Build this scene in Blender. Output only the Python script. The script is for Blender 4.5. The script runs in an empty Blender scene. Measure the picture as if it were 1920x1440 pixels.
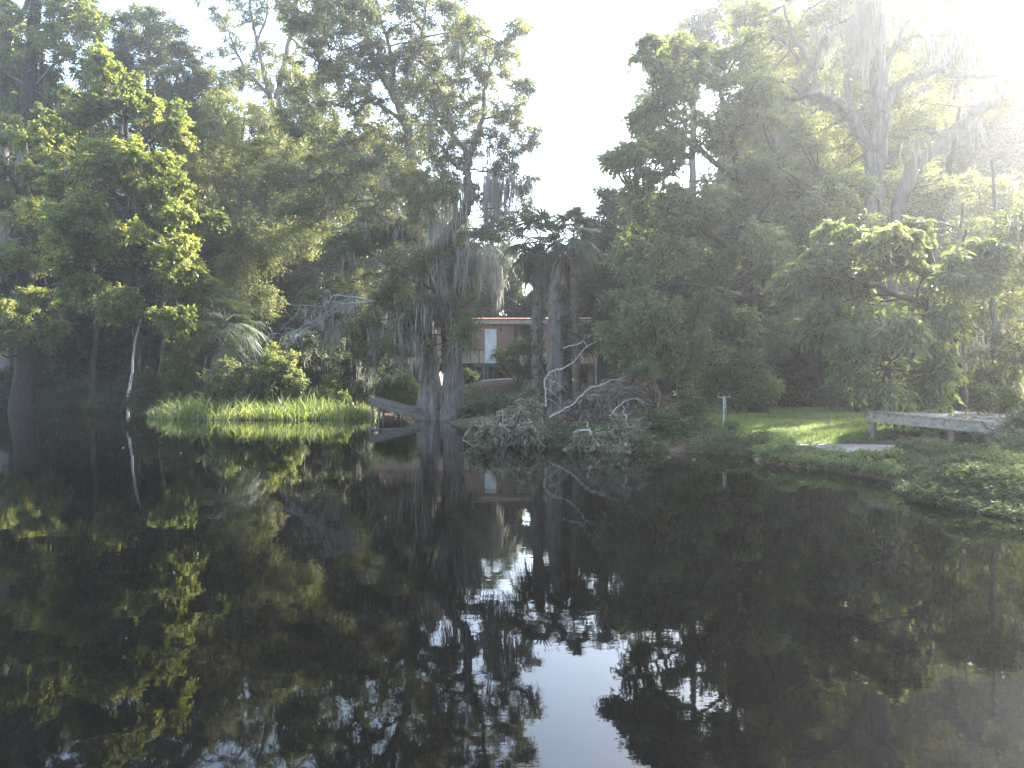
import bpy, math
import numpy as np
from math import pi, sin, cos, radians

# ------------------------------------------------------------------ basics
H = 1.6            # camera height above the water
F = 1330.0         # focal length in photo pixels (1920 wide)
SUN_AZ, SUN_EL = radians(49), radians(34)      # to the right of the view, above the horizon
scene = bpy.context.scene
COL = scene.collection
rng = np.random.default_rng(7)

def P(px, py, d):
    return np.array([(px - 960.0) / F * d, d, H + (720.0 - py) / F * d])

def S(px, py):     # waterline pixel -> shore point on z = 0
    d = F * H / (py - 720.0)
    return ((px - 960.0) / F * d, d)

def nrm(v):
    return v / np.maximum(np.linalg.norm(v, axis=-1, keepdims=True), 1e-9)

# ------------------------------------------------------------------ meshes
class MB:
    """collects vertices and quads/tris and links them as ONE mesh object"""
    def __init__(self):
        self.v = []; self.q = []; self.n = 0; self.smooth = []
    def add(self, v, q, smooth=False):
        v = np.asarray(v, dtype=np.float64).reshape(-1, 3); q = np.asarray(q, dtype=np.int64).reshape(-1, 4)
        if len(v) == 0: return self
        self.v.append(v); self.q.append(q + self.n); self.n += len(v)
        self.smooth.append(np.full(len(q), smooth))
        return self
    def box(self, c, size, rot=0.0, tilt=0.0, roll=0.0):
        sx, sy, sz = [s / 2 for s in size]
        b = np.array([[x, y, z] for x in (-sx, sx) for y in (-sy, sy) for z in (-sz, sz)])
        cr, sr = cos(roll), sin(roll)
        b = b @ np.array([[1, 0, 0], [0, cr, -sr], [0, sr, cr]]).T
        ct, st = cos(tilt), sin(tilt)
        b = b @ np.array([[ct, 0, st], [0, 1, 0], [-st, 0, ct]]).T
        ca, sa = cos(rot), sin(rot)
        b = b @ np.array([[ca, -sa, 0], [sa, ca, 0], [0, 0, 1]]).T
        return self.add(b + np.asarray(c), [[0, 1, 3, 2], [4, 6, 7, 5], [0, 4, 5, 1], [2, 3, 7, 6], [0, 2, 6, 4], [1, 5, 7, 3]])
    def bar(self, a, b, w, h):
        a = np.asarray(a, float); b = np.asarray(b, float); d = b - a; L = np.linalg.norm(d); d = d / L
        s = np.cross(d, [0, 0, 1.0]); ns = np.linalg.norm(s)
        s = np.array([1.0, 0, 0]) if ns < 1e-4 else s / ns
        u = np.cross(s, d)
        v = [p + s * i * w / 2 + u * j * h / 2 for p in (a, b) for i in (-1, 1) for j in (-1, 1)]
        return self.add(v, [[0, 1, 3, 2], [4, 6, 7, 5], [0, 4, 5, 1], [2, 3, 7, 6], [0, 2, 6, 4], [1, 5, 7, 3]])
    def tube(self, pts, rad, sides=6, rough=0.0, cap=True):
        pts = np.asarray(pts, float); n = len(pts); rad = np.broadcast_to(np.asarray(rad, float), (n,))
        t = nrm(np.gradient(pts, axis=0))
        ref = np.array([0.31, 0.95, 0.05]) if abs(t[:, 2]).mean() > 0.6 else np.array([0.05, 0.1, 1.0])
        s = nrm(np.cross(t, ref)); u = np.cross(t, s)
        a = np.arange(sides) / sides * 2 * pi
        rr = rad[:, None] * (1 + (rng.normal(0, rough, (n, sides)) if rough else np.zeros((n, sides))))
        v = pts[:, None, :] + (s[:, None, :] * np.cos(a)[None, :, None] + u[:, None, :] * np.sin(a)[None, :, None]) * rr[:, :, None]
        i = np.arange(n - 1)[:, None] * sides; j = np.arange(sides)[None, :]; k = (j + 1) % sides
        q = np.stack([i + j, i + k, i + sides + k, i + sides + j], -1).reshape(-1, 4)
        self.add(v.reshape(-1, 3), q, True)
        if cap:
            b = self.n - n * sides
            for off in (b, b + (n - 1) * sides):
                for m in range(0, sides - 2, 2):
                    self.q.append(np.array([[off, off + m + 1, off + m + 2, off + min(m + 3, sides - 1)]])) if m + 3 < sides else None
                    if m + 3 < sides: self.smooth.append(np.array([False]))
        return self
    def build(self, name, mat, parent=None):
        me = bpy.data.meshes.new(name)
        v = np.concatenate(self.v).astype(np.float32); q = np.concatenate(self.q).astype(np.int32)
        me.vertices.add(len(v)); me.vertices.foreach_set("co", v.ravel())
        me.loops.add(q.size); me.loops.foreach_set("vertex_index", q.ravel())
        me.polygons.add(len(q)); me.polygons.foreach_set("loop_start", np.arange(0, q.size, 4, dtype=np.int32))
        me.polygons.foreach_set("use_smooth", np.concatenate(self.smooth))
        me.materials.append(mat); me.update(calc_edges=True)
        o = bpy.data.objects.new(name, me); COL.objects.link(o)
        if parent is not None:
            o.parent = parent; o.matrix_parent_inverse = parent.matrix_world.inverted()
            o.location = -np.array(parent.location); o.matrix_parent_inverse.identity()
        return o

def thing(name, label, cat, loc=(0, 0, 0), group=None):
    o = bpy.data.objects.new(name, None); COL.objects.link(o)
    o.location = [float(a) for a in loc]; o.empty_display_size = 0.3
    o['label'] = label; o['category'] = cat
    if group: o['group'] = group
    return o
def tag(o, label, cat, group=None):
    o['label'] = label; o['category'] = cat
    if group: o['group'] = group
    return o
def kind(o, k):
    o['kind'] = k; return o

# ------------------------------------------------------------------ materials
def newmat(name):
    m = bpy.data.materials.new(name); m.use_nodes = True
    nt = m.node_tree; nt.nodes.clear()
    return m, nt.nodes, nt.links
def out(N, L, sock):
    o = N.new('ShaderNodeOutputMaterial'); L.new(sock, o.inputs['Surface'])
def rgb(c): return (c[0], c[1], c[2], 1.0)

def ramp(N, stops):
    r = N.new('ShaderNodeValToRGB'); e = r.color_ramp.elements
    while len(e) < len(stops): e.new(0.5)
    for k, (p, c) in enumerate(stops): e[k].position = p; e[k].color = rgb(c)
    return r

DESAT = .32        # foliage here is greyish green
def leaf_mat(name, cols, trans=0.45, tcol=(1.5, 1.55, 0.6), rough=0.42, spec=0.35):
    lum = [.25 * c[0] + .62 * c[1] + .13 * c[2] for c in cols]
    cols = [tuple(v * (1 - DESAT) + l * DESAT for v in c) for c, l in zip(cols, lum)]
    m, N, L = newmat(name)
    g = N.new('ShaderNodeNewGeometry')
    tc = N.new('ShaderNodeTexCoord'); nz = N.new('ShaderNodeTexNoise'); nz.inputs['Scale'].default_value = 0.55
    nz.inputs['Detail'].default_value = 1.0
    L.new(tc.outputs['Object'], nz.inputs['Vector'])
    mx = N.new('ShaderNodeMath'); mx.operation = 'MULTIPLY_ADD'; mx.inputs[1].default_value = 0.55
    L.new(g.outputs['Random Per Island'], mx.inputs[0])
    sb = N.new('ShaderNodeMath'); sb.operation = 'MULTIPLY_ADD'; sb.inputs[1].default_value = 1.5; sb.inputs[2].default_value = -0.5
    L.new(nz.outputs['Fac'], sb.inputs[0]); L.new(sb.outputs[0], mx.inputs[2])
    r = ramp(N, [(k / (len(cols) - 1) * 0.9 + 0.05, c) for k, c in enumerate(cols)])
    L.new(mx.outputs[0], r.inputs['Fac'])
    p = N.new('ShaderNodeBsdfPrincipled'); p.inputs['Roughness'].default_value = rough
    p.inputs['Specular IOR Level'].default_value = spec
    L.new(r.outputs['Color'], p.inputs['Base Color'])
    t = N.new('ShaderNodeBsdfTranslucent'); mc = N.new('ShaderNodeMix'); mc.data_type = 'RGBA'; mc.blend_type = 'MULTIPLY'
    mc.inputs['Factor'].default_value = 1.0; mc.clamp_result = False
    L.new(r.outputs['Color'], mc.inputs[6]); mc.inputs[7].default_value = (tcol[0], tcol[1], tcol[2], 1)
    L.new(mc.outputs[2], t.inputs['Color'])
    mix = N.new('ShaderNodeMixShader'); mix.inputs['Fac'].default_value = trans
    L.new(p.outputs[0], mix.inputs[1]); L.new(t.outputs[0], mix.inputs[2]); out(N, L, mix.outputs[0])
    return m

def rough_mat(name, cols, scale=(3, 3, 3), detail=5, rough=0.85, bump=0.3, dist=0.02, spec=0.2, coord='Object'):
    m, N, L = newmat(name)
    tc = N.new('ShaderNodeTexCoord'); mp = N.new('ShaderNodeMapping'); mp.inputs['Scale'].default_value = scale
    L.new(tc.outputs[coord], mp.inputs['Vector'])
    nz = N.new('ShaderNodeTexNoise'); nz.inputs['Scale'].default_value = 1.0; nz.inputs['Detail'].default_value = detail
    nz.inputs['Roughness'].default_value = 0.65
    L.new(mp.outputs[0], nz.inputs['Vector'])
    r = ramp(N, [(0.28 + k / max(len(cols) - 1, 1) * 0.44, c) for k, c in enumerate(cols)])
    L.new(nz.outputs['Fac'], r.inputs['Fac'])
    p = N.new('ShaderNodeBsdfPrincipled'); p.inputs['Roughness'].default_value = rough; p.inputs['Specular IOR Level'].default_value = spec
    L.new(r.outputs['Color'], p.inputs['Base Color'])
    b = N.new('ShaderNodeBump'); b.inputs['Strength'].default_value = bump; b.inputs['Distance'].default_value = dist
    L.new(nz.outputs['Fac'], b.inputs['Height']); L.new(b.outputs[0], p.inputs['Normal'])
    out(N, L, p.outputs[0]); return m

M = {}
M['gum'] = leaf_mat('sweetgum leaf', [(.045, .078, .018), (.08, .122, .024), (.135, .175, .032), (.27, .275, .07)], .55, tcol=(2.0, 1.85, .6))  # last colour, sweetgum to hickory: pale leaves with sun glints put into the colour
M['oak'] = leaf_mat('oak leaf', [(.04, .062, .02), (.07, .095, .03), (.12, .145, .045), (.24, .25, .10)], .5, tcol=(1.8, 1.7, .7))
M['cypress'] = leaf_mat('cypress foliage', [(.035, .055, .022), (.06, .085, .032), (.10, .12, .042), (.22, .225, .10)], .48, tcol=(1.8, 1.7, .7))
M['laurel'] = leaf_mat('laurel leaf', [(.045, .075, .032), (.068, .105, .042), (.10, .14, .05), (.24, .25, .09)], .5, tcol=(1.9, 1.8, .65), spec=.5)
M['hickory'] = leaf_mat('hickory leaf', [(.045, .08, .035), (.068, .108, .042), (.10, .14, .05), (.24, .25, .09)], .5, tcol=(1.9, 1.8, .65), spec=.45)
M['dark'] = leaf_mat('shade toned leaf', [(.016, .03, .013), (.025, .044, .017), (.04, .062, .022), (.075, .09, .032)], .4)  # darker green, the understorey's shade is put into this leaf colour
M['far'] = leaf_mat('far foliage', [(.04, .06, .02), (.06, .085, .026), (.09, .115, .035), (.13, .14, .05)], .5)
M['bright'] = leaf_mat('bank plant leaf', [(.06, .10, .02), (.09, .14, .03), (.14, .19, .045), (.2, .22, .07)], .45)
M['cover'] = leaf_mat('ground cover leaf', [(.028, .046, .024), (.045, .068, .032), (.066, .095, .042), (.11, .135, .06)], .4, rough=.6, spec=.2)
M['brown'] = leaf_mat('withered leaf', [(.08, .052, .04), (.14, .088, .065), (.21, .155, .11), (.13, .14, .07)], .25, tcol=(1.3, 1.0, .7))
M['olive'] = leaf_mat('wilting leaf', [(.05, .065, .036), (.085, .11, .05), (.14, .15, .08), (.24, .21, .14)], .3, tcol=(1.3, 1.2, .7))
M['palm'] = leaf_mat('palm frond', [(.034, .058, .03), (.05, .078, .038), (.066, .095, .046), (.095, .115, .055)], .2, spec=.25, rough=.55)
M['deadpalm'] = leaf_mat('dead palm frond', [(.06, .05, .035), (.09, .075, .055), (.12, .10, .075)], .2, tcol=(1.2, 1.0, .7))
M['grass'] = leaf_mat('marsh grass', [(.055, .095, .025), (.095, .15, .035), (.15, .20, .05), (.25, .26, .10)], .5)
M['lawn'] = leaf_mat('lawn grass', [(.06, .105, .018), (.095, .15, .025), (.135, .185, .035), (.21, .22, .06)], .5)
M['fern'] = leaf_mat('cypress sapling needle', [(.04, .075, .016), (.06, .10, .02), (.09, .125, .028)], .5)
M['moss'] = leaf_mat('hanging moss', [(.17, .165, .14), (.23, .225, .19), (.31, .30, .26)], .45, tcol=(1.15, 1.1, .95), rough=.9, spec=.05)
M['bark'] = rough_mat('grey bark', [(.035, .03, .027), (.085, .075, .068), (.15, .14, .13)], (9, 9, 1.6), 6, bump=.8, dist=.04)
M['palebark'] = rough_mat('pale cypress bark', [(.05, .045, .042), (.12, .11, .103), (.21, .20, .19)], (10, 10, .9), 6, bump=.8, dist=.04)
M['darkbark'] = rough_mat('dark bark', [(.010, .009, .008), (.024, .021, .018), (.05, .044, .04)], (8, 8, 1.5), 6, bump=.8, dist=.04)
M['palmbark'] = rough_mat('palm trunk', [(.03, .025, .02), (.075, .062, .05), (.13, .11, .095)], (9, 9, 9), 5, bump=.9, dist=.05)
M['redwood'] = rough_mat('torn heartwood', [(.06, .044, .037), (.13, .092, .078), (.21, .16, .135)], (10, 10, 1.2), 5, bump=.6)
M['deadwood'] = rough_mat('bleached dead wood', [(.09, .08, .072), (.28, .265, .245), (.4, .38, .36)], (14, 14, 14), 4, bump=.4)
M['greytwig'] = rough_mat('grey twig', [(.16, .155, .15), (.26, .255, .25), (.36, .355, .35)], (14, 14, 14), 4, bump=.3)
M['plank'] = rough_mat('weathered plank', [(.10, .085, .07), (.20, .18, .155), (.30, .275, .245)], (3, 22, 22), 5, bump=.5, dist=.01)
M['greyplank'] = rough_mat('silver weathered plank', [(.035, .032, .028), (.08, .076, .07), (.15, .145, .135)], (3, 22, 22), 5, bump=.5, dist=.01)
M['fascia'] = rough_mat('grey painted board', [(.085, .075, .065), (.18, .16, .14), (.26, .24, .21)], (2, 14, 14), 5, bump=.4, dist=.008)
M['postwood'] = rough_mat('post wood', [(.06, .05, .04), (.13, .11, .09), (.2, .175, .15)], (16, 16, 2), 5, bump=.5)
M['siding'] = rough_mat('rust orange siding', [(.19, .11, .078), (.25, .15, .108), (.30, .19, .14)], (2, 2, .7), 4, bump=.1)
M['cream'] = rough_mat('cream panel', [(.26, .18, .11), (.36, .27, .18), (.43, .33, .23)], (2, 2, .7), 4, bump=.1)
M['eave'] = rough_mat('stained eave board', [(.30, .22, .16), (.42, .33, .26), (.48, .39, .31)], (4, 4, .5), 4, bump=.1)
M['roofrust'] = rough_mat('rusty roof metal', [(.10, .045, .03), (.17, .085, .06), (.26, .17, .13)], (2.5, 2.5, 2.5), 4, bump=.2)
M['redtrim'] = rough_mat('dark red trim', [(.10, .025, .018), (.15, .045, .03), (.18, .06, .04)], (4, 4, 4), 3, bump=.1)
M['white'] = rough_mat('white paint', [(.42, .43, .45), (.55, .56, .58), (.64, .65, .66)], (3, 3, 3), 3, rough=.5, bump=.05)
M['shutter'] = rough_mat('brown shutter', [(.07, .03, .02), (.10, .045, .03), (.13, .06, .04)], (3, 3, 30), 3, bump=.2)
M['pvc'] = rough_mat('weathered plastic pipe', [(.16, .17, .18), (.24, .25, .27), (.31, .32, .34)], (6, 6, 6), 3, rough=.5, bump=.05)
M['bluepipe'] = rough_mat('blue pipe', [(.10, .22, .30), (.16, .32, .40), (.22, .40, .48)], (6, 6, 6), 3, rough=.5, bump=.05)
M['concrete'] = rough_mat('concrete', [(.22, .2, .19), (.31, .29, .28), (.38, .36, .35)], (2.5, 2.5, 2.5), 6, bump=.2)
M['sand'] = rough_mat('sandy soil', [(.13, .095, .075), (.24, .185, .155), (.34, .28, .24)], (2.2, 2.2, 2.2), 7, bump=.4, dist=.03)
M['soil'] = rough_mat('dark soil', [(.02, .016, .012), (.045, .035, .026), (.08, .062, .045)], (2, 2, 2), 6, bump=.5)

def glass_mat():
    m, N, L = newmat('window glass')
    p = N.new('ShaderNodeBsdfPrincipled'); p.inputs['Base Color'].default_value = (.02, .025, .025, 1)
    p.inputs['Roughness'].default_value = .06; p.inputs['Specular IOR Level'].default_value = .6
    out(N, L, p.outputs[0]); return m
M['glass'] = glass_mat()

def water_mat():
    m, N, L = newmat('still black water')
    tc = N.new('ShaderNodeTexCoord')
    def noise(scale, sx, sy, det):
        mp = N.new('ShaderNodeMapping'); mp.inputs['Scale'].default_value = (sx, sy, 1); L.new(tc.outputs['Object'], mp.inputs['Vector'])
        nz = N.new('ShaderNodeTexNoise'); nz.inputs['Scale'].default_value = scale; nz.inputs['Detail'].default_value = det
        L.new(mp.outputs[0], nz.inputs['Vector']); return nz
    a = noise(2.2, 1, 1.3, 2); b = noise(9.0, 1, 1.6, 2); c = noise(0.16, 1, 1.6, 2)
    rr = ramp(N, [(.42, (0.15, 0.15, 0.15)), (.62, (1, 1, 1))]); L.new(c.outputs['Fac'], rr.inputs['Fac'])
    m1 = N.new('ShaderNodeMath'); m1.operation = 'MULTIPLY'; L.new(b.outputs['Fac'], m1.inputs[0]); L.new(rr.outputs['Color'], m1.inputs[1])
    m2 = N.new('ShaderNodeMath'); m2.operation = 'MULTIPLY_ADD'; L.new(m1.outputs[0], m2.inputs[0]); m2.inputs[1].default_value = 0.35
    L.new(a.outputs['Fac'], m2.inputs[2])
    bp = N.new('ShaderNodeBump'); bp.inputs['Strength'].default_value = 1.0; bp.inputs['Distance'].default_value = 0.0009
    L.new(m2.outputs[0], bp.inputs['Height'])
    p = N.new('ShaderNodeBsdfPrincipled'); p.inputs['Base Color'].default_value = (.0014, .0015, .0016, 1)
    p.inputs['Roughness'].default_value = .02; p.inputs['IOR'].default_value = 1.36
    L.new(bp.outputs[0], p.inputs['Normal']); out(N, L, p.outputs[0]); return m
M['water'] = water_mat()

def ground_mat():
    m, N, L = newmat('forest floor')
    tc = N.new('ShaderNodeTexCoord')
    def noise(scale, det):
        nz = N.new('ShaderNodeTexNoise'); nz.inputs['Scale'].default_value = scale; nz.inputs['Detail'].default_value = det
        nz.inputs['Roughness'].default_value = .65; L.new(tc.outputs['Object'], nz.inputs['Vector']); return nz
    a = noise(.35, 4); b = noise(7, 6)
    r1 = ramp(N, [(.3, (.035, .026, .018)), (.5, (.075, .05, .034)), (.7, (.12, .085, .058))]); L.new(b.outputs['Fac'], r1.inputs['Fac'])
    r2 = ramp(N, [(.3, (.02, .028, .012)), (.7, (.05, .07, .024))]); L.new(b.outputs['Fac'], r2.inputs['Fac'])
    r3 = ramp(N, [(.46, (0, 0, 0)), (.58, (1, 1, 1))]); L.new(a.outputs['Fac'], r3.inputs['Fac'])
    mx = N.new('ShaderNodeMix'); mx.data_type = 'RGBA'; L.new(r3.outputs['Color'], mx.inputs['Factor'])
    L.new(r1.outputs['Color'], mx.inputs[6]); L.new(r2.outputs['Color'], mx.inputs[7])
    p = N.new('ShaderNodeBsdfPrincipled'); p.inputs['Roughness'].default_value = .95; p.inputs['Specular IOR Level'].default_value = .1
    L.new(mx.outputs[2], p.inputs['Base Color'])
    bp = N.new('ShaderNodeBump'); bp.inputs['Strength'].default_value = .7; bp.inputs['Distance'].default_value = .05
    L.new(b.outputs['Fac'], bp.inputs['Height']); L.new(bp.outputs[0], p.inputs['Normal']); out(N, L, p.outputs[0]); return m
M['ground'] = ground_mat()

# ------------------------------------------------------------------ terrain and water
SHORE = np.array([(-110, -70), (-92, 5), (-62, 34), (-46, 44)] + [S(0, 768.5), S(150, 769.5), S(262, 771), S(281, 783), S(330, 787), S(480, 788), S(640, 787),
          S(690, 783), S(725, 777), S(790, 782), S(838, 792), S(880, 805), S(915, 828), S(1050, 838), S(1200, 846), S(1330, 849),
          S(1405, 855), S(1425, 869), S(1560, 883), S(1690, 906), S(1765, 945), S(1920, 968), (8.8, 5.0), (11, -6), (16, -70)])
POLY = np.concatenate([SHORE, [(170, -70), (170, 170), (-170, 170), (-170, -70)]])
def shore_s(x, y):
    """signed distance to the shoreline, positive on land"""
    x = np.asarray(x, float); y = np.asarray(y, float)
    best = np.full(x.shape, 1e9)
    for a, b in zip(SHORE[:-1], SHORE[1:]):
        d = b - a; t = np.clip(((x - a[0]) * d[0] + (y - a[1]) * d[1]) / (d @ d), 0, 1)
        best = np.minimum(best, np.hypot(x - a[0] - t * d[0], y - a[1] - t * d[1]))
    inside = np.zeros(x.shape, bool); n = len(POLY)
    for i in range(n):
        a, b = POLY[i], POLY[(i + 1) % n]
        if a[1] == b[1]: continue
        c = ((a[1] > y) != (b[1] > y)) & (x < (b[0] - a[0]) * (y - a[1]) / (b[1] - a[1]) + a[0])
        inside ^= c
    return np.where(inside, best, -best)
def sstep(a, b, t):
    t = np.clip((t - a) / (b - a), 0, 1); return t * t * (3 - 2 * t)
def terrain(x, y):
    x = np.asarray(x, float); y = np.asarray(y, float)
    s = shore_s(x, y)
    r = sstep(-6, 3, x)
    land = (0.12 + 0.16 * r) * (1 - np.exp(-np.maximum(s, 0) / 0.25)) + (0.18 + 0.08 * r) * sstep(0, 4.5, s)
    land = land + 1.42 * sstep(29.5, 40.5, y) * np.exp(-((x - 0.0) / 8.5) ** 2) * sstep(0, 3, s) + 0.5 * sstep(44, 75, y)
    land = land + 0.03 * np.sin(x * 1.7 + y * .6) * np.sin(y * 1.3 - x * .4) * sstep(0.3, 2, s)
    return np.where(s > 0, land, np.maximum(-1.2, s * 0.9))
def tz(x, y): return float(terrain(np.array([x]), np.array([y]))[0])

def axis_grid(lo, hi, flo, fhi, fine, grow=1.12):
    a = list(np.arange(flo, fhi, fine)); st = fine
    while a[-1] < hi: st *= grow; a.append(min(a[-1] + st, hi))
    st = fine
    while a[0] > lo: st *= grow; a.insert(0, max(a[0] - st, lo))
    return np.array(a)
gx = axis_grid(-160, 160, -34, 24, .26); gy = axis_grid(-68, 160, 5, 46, .24)
X, Y = np.meshgrid(gx, gy); Z = terrain(X, Y)
nx_, ny_ = len(gx), len(gy)
i = np.arange(ny_ - 1)[:, None] * nx_; j = np.arange(nx_ - 1)[None, :]
gq = np.stack([i + j, i + j + 1, i + nx_ + j + 1, i + nx_ + j], -1).reshape(-1, 4)
kind(MB().add(np.stack([X, Y, Z], -1).reshape(-1, 3), gq, True).build('ground', M['ground']), 'structure')
kind(MB().add([(-155, -66, 0), (155, -66, 0), (155, 155, 0), (-155, 155, 0)], [[0, 1, 2, 3]]).build('water', M['water']), 'structure')

def strip(name, mat, center, width, lift, n=60, m=8, ragged=.12):
    c = np.array(center, float); t = np.linspace(0, len(c) - 1, n)
    cx = np.interp(t, range(len(c)), c[:, 0]); cy = np.interp(t, range(len(c)), c[:, 1])
    tx, ty = np.gradient(cx), np.gradient(cy); l = np.hypot(tx, ty); px, py = -ty / l, tx / l
    w = np.linspace(-.5, .5, m)[None, :] * width * (1 + rng.normal(0, ragged, (n, 1)))
    x = cx[:, None] + px[:, None] * w; y = cy[:, None] + py[:, None] * w
    z = terrain(x, y) + lift
    z[:, 0] -= lift + .03; z[:, -1] -= lift + .03
    i = np.arange(n - 1)[:, None] * m; j = np.arange(m - 1)[None, :]
    q = np.stack([i + j, i + j + 1, i + m + j + 1, i + m + j], -1).reshape(-1, 4)
    return MB().add(np.stack([x, y, z], -1).reshape(-1, 3), q, True).build(name, mat)

# ------------------------------------------------------------------ plants
def polyline(pts, n_per=5, jit=0.0):
    """smooth curve through points"""
    p = np.asarray(pts, float)
    if len(p) < 3 and jit == 0:
        t = np.linspace(0, 1, n_per + 1)[:, None]; return p[0] * (1 - t) + p[-1] * t
    q = np.concatenate([[2 * p[0] - p[1]], p, [2 * p[-1] - p[-2]]]); o = []
    for k in range(1, len(q) - 2):
        for s in np.arange(n_per) / n_per:
            a, b, c, d = q[k - 1], q[k], q[k + 1], q[k + 2]
            o.append(.5 * ((2 * b) + (c - a) * s + (2 * a - 5 * b + 4 * c - d) * s * s + (3 * b - a - 3 * c + d) * s ** 3))
    o.append(p[-1]); o = np.array(o)
    if jit:
        w = np.ones(len(o)); w[0] = w[-1] = 0
        o = o + rng.normal(0, jit, o.shape) * w[:, None]
    return o

def leaves(pos, ax, nor, ln, wd, fancy=False):
    """leaf blades: a kite (4 vertices) or a folded blade (6 vertices)"""
    n = len(pos); ax = nrm(ax); side = nrm(np.cross(ax, nor)); up = np.cross(side, ax)
    ln = ln[:, None]; wd = wd[:, None]; tip = pos + ax * ln
    if not fancy:
        mid = pos + ax * ln * .42
        v = np.stack([pos, mid + side * wd * .5 + up * wd * .14, tip - up * ln * .08, mid - side * wd * .5 + up * wd * .14], 1)
        return v.reshape(-1, 3), np.arange(n * 4).reshape(-1, 4)
    a = pos + ax * ln * .3; b = pos + ax * ln * .68; f = up * wd * .16
    v = np.stack([pos, a + side * wd * .48 + f, b + side * wd * .4 + f - up * ln * .05, tip - up * ln * .14, b - side * wd * .4 + f - up * ln * .05, a - side * wd * .48 + f], 1)
    k = np.arange(n)[:, None] * 6
    q = np.concatenate([k + np.array([[0, 1, 2, 3]]), k + np.array([[0, 3, 4, 5]])])
    return v.reshape(-1, 3), q

def sprays(C, R, Tw, Lf, ll, lw, droop=.25, flat=.75, center=None, hang=.35, fancy=False, updir=.7):
    """clusters of leafy twigs: K clusters x Tw twigs x Lf leaves"""
    C = np.asarray(C, float); K = len(C)
    d = rng.normal(0, 1, (K, Tw, 3)); d[..., 2] *= flat
    if center is not None:
        o = nrm(C - center); d = nrm(d) + .55 * o[:, None, :]
    d = nrm(d)
    R = np.broadcast_to(np.asarray(R, float), (K,))
    tl = R[:, None] * rng.uniform(.55, 1.25, (K, Tw))
    t = np.linspace(.18, 1, Lf)[None, None, :] + rng.uniform(-.06, .06, (K, Tw, Lf))
    pos = C[:, None, None, :] + d[:, :, None, :] * (tl[:, :, None] * t)[..., None]
    pos[..., 2] -= droop * tl[:, :, None] * t * t
    s = nrm(np.cross(d, np.array([0, 0, 1.0]) + rng.normal(0, .3, d.shape)))
    sg = np.where(np.arange(Lf) % 2 == 0, 1.0, -1.0)[None, None, :, None]
    ax = d[:, :, None, :] * .6 + s[:, :, None, :] * sg * .75 + rng.normal(0, .38, pos.shape)
    ax[..., 2] -= hang
    nor = rng.normal(0, .6, pos.shape); nor[..., 2] += updir
    n = K * Tw * Lf
    ln = ll * rng.uniform(.65, 1.25, n); wd = lw * rng.uniform(.75, 1.2, n) * ln / ll
    return leaves(pos.reshape(-1, 3), ax.reshape(-1, 3), nor.reshape(-1, 3), ln, wd, fancy)

def clusters(blob, cr, k=1.0):
    """cluster centres through one ellipsoid (c, radii), more towards its shell"""
    c, r = blob
    n = max(4, int(k * 1.25 * (r[0] * r[1] + r[1] * r[2] + r[0] * r[2]) / (cr * cr)))
    u = nrm(rng.normal(0, 1, (n, 3))) * (rng.uniform(.12, 1, n) ** (1 / 2.2))[:, None]
    lump = 1 + rng.normal(0, .13, (n, 1))
    return c + u * r * lump

def blobs_px(lst, d0, rd=None):
    o = []
    for b in lst:
        px, py, rx, ry = b[:4]; d = b[4] if len(b) > 4 else d0 + rng.uniform(-1, 1) * (rd or 1.2)
        c = P(px, py, d); r = np.array([rx / F * d, min(max(rx, ry) / F * d, 2.2), ry / F * d])
        o.append((c, r))
    return o

def moss_mesh(mb, pts, n, length, spread=.25, width=.03):
    """hanging moss: bundles of tapering ribbons under each point"""
    pts = np.asarray(pts, float)
    K = len(pts); L = np.broadcast_to(np.asarray(length, float), (K,))
    b = pts[:, None, :] + rng.normal(0, 1, (K, n, 3)) * np.array([spread, spread, .1])
    ln = L[:, None] * rng.uniform(.25, 1.1, (K, n))
    b = b.reshape(-1, 3); ln = ln.ravel(); m = len(b)
    seg = 5; t = np.linspace(0, 1, seg)
    ang = rng.uniform(0, pi, m); w = width * rng.uniform(.6, 1.4, m)
    sx = np.stack([np.cos(ang), np.sin(ang), np.zeros(m)], 1)
    path = b[:, None, :] + np.cumsum(rng.normal(0, .05, (m, seg, 3)) * np.array([1, 1, 0]), 1)
    path[..., 2] = b[:, None, 2] - ln[:, None] * t[None, :]
    ww = w[:, None] * np.array([.5, 1.0, .8, .55, .12])[None, :]
    l = path + sx[:, None, :] * ww[..., None]; r = path - sx[:, None, :] * ww[..., None]
    v = np.stack([l, r], 2).reshape(-1, 3)
    k = np.arange(m)[:, None] * seg * 2 + np.arange(seg - 1)[None, :] * 2
    q = np.stack([k, k + 1, k + 3, k + 2], -1).reshape(-1, 4)
    mb.add(v, q)

KD, KT, KL = 2.1, 1.9, .98     # clusters, twigs per cluster, leaf size
def hang_moss(root, pts, length, n=24, spread=.13, width=.028):
    spread = min(spread, .14)
    for p in pts:
        mb = MB(); moss_mesh(mb, [p], n, length * rng.uniform(.4, 1.3), spread, width)
        mb.build('moss_beard', M['moss'], root)

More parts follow.
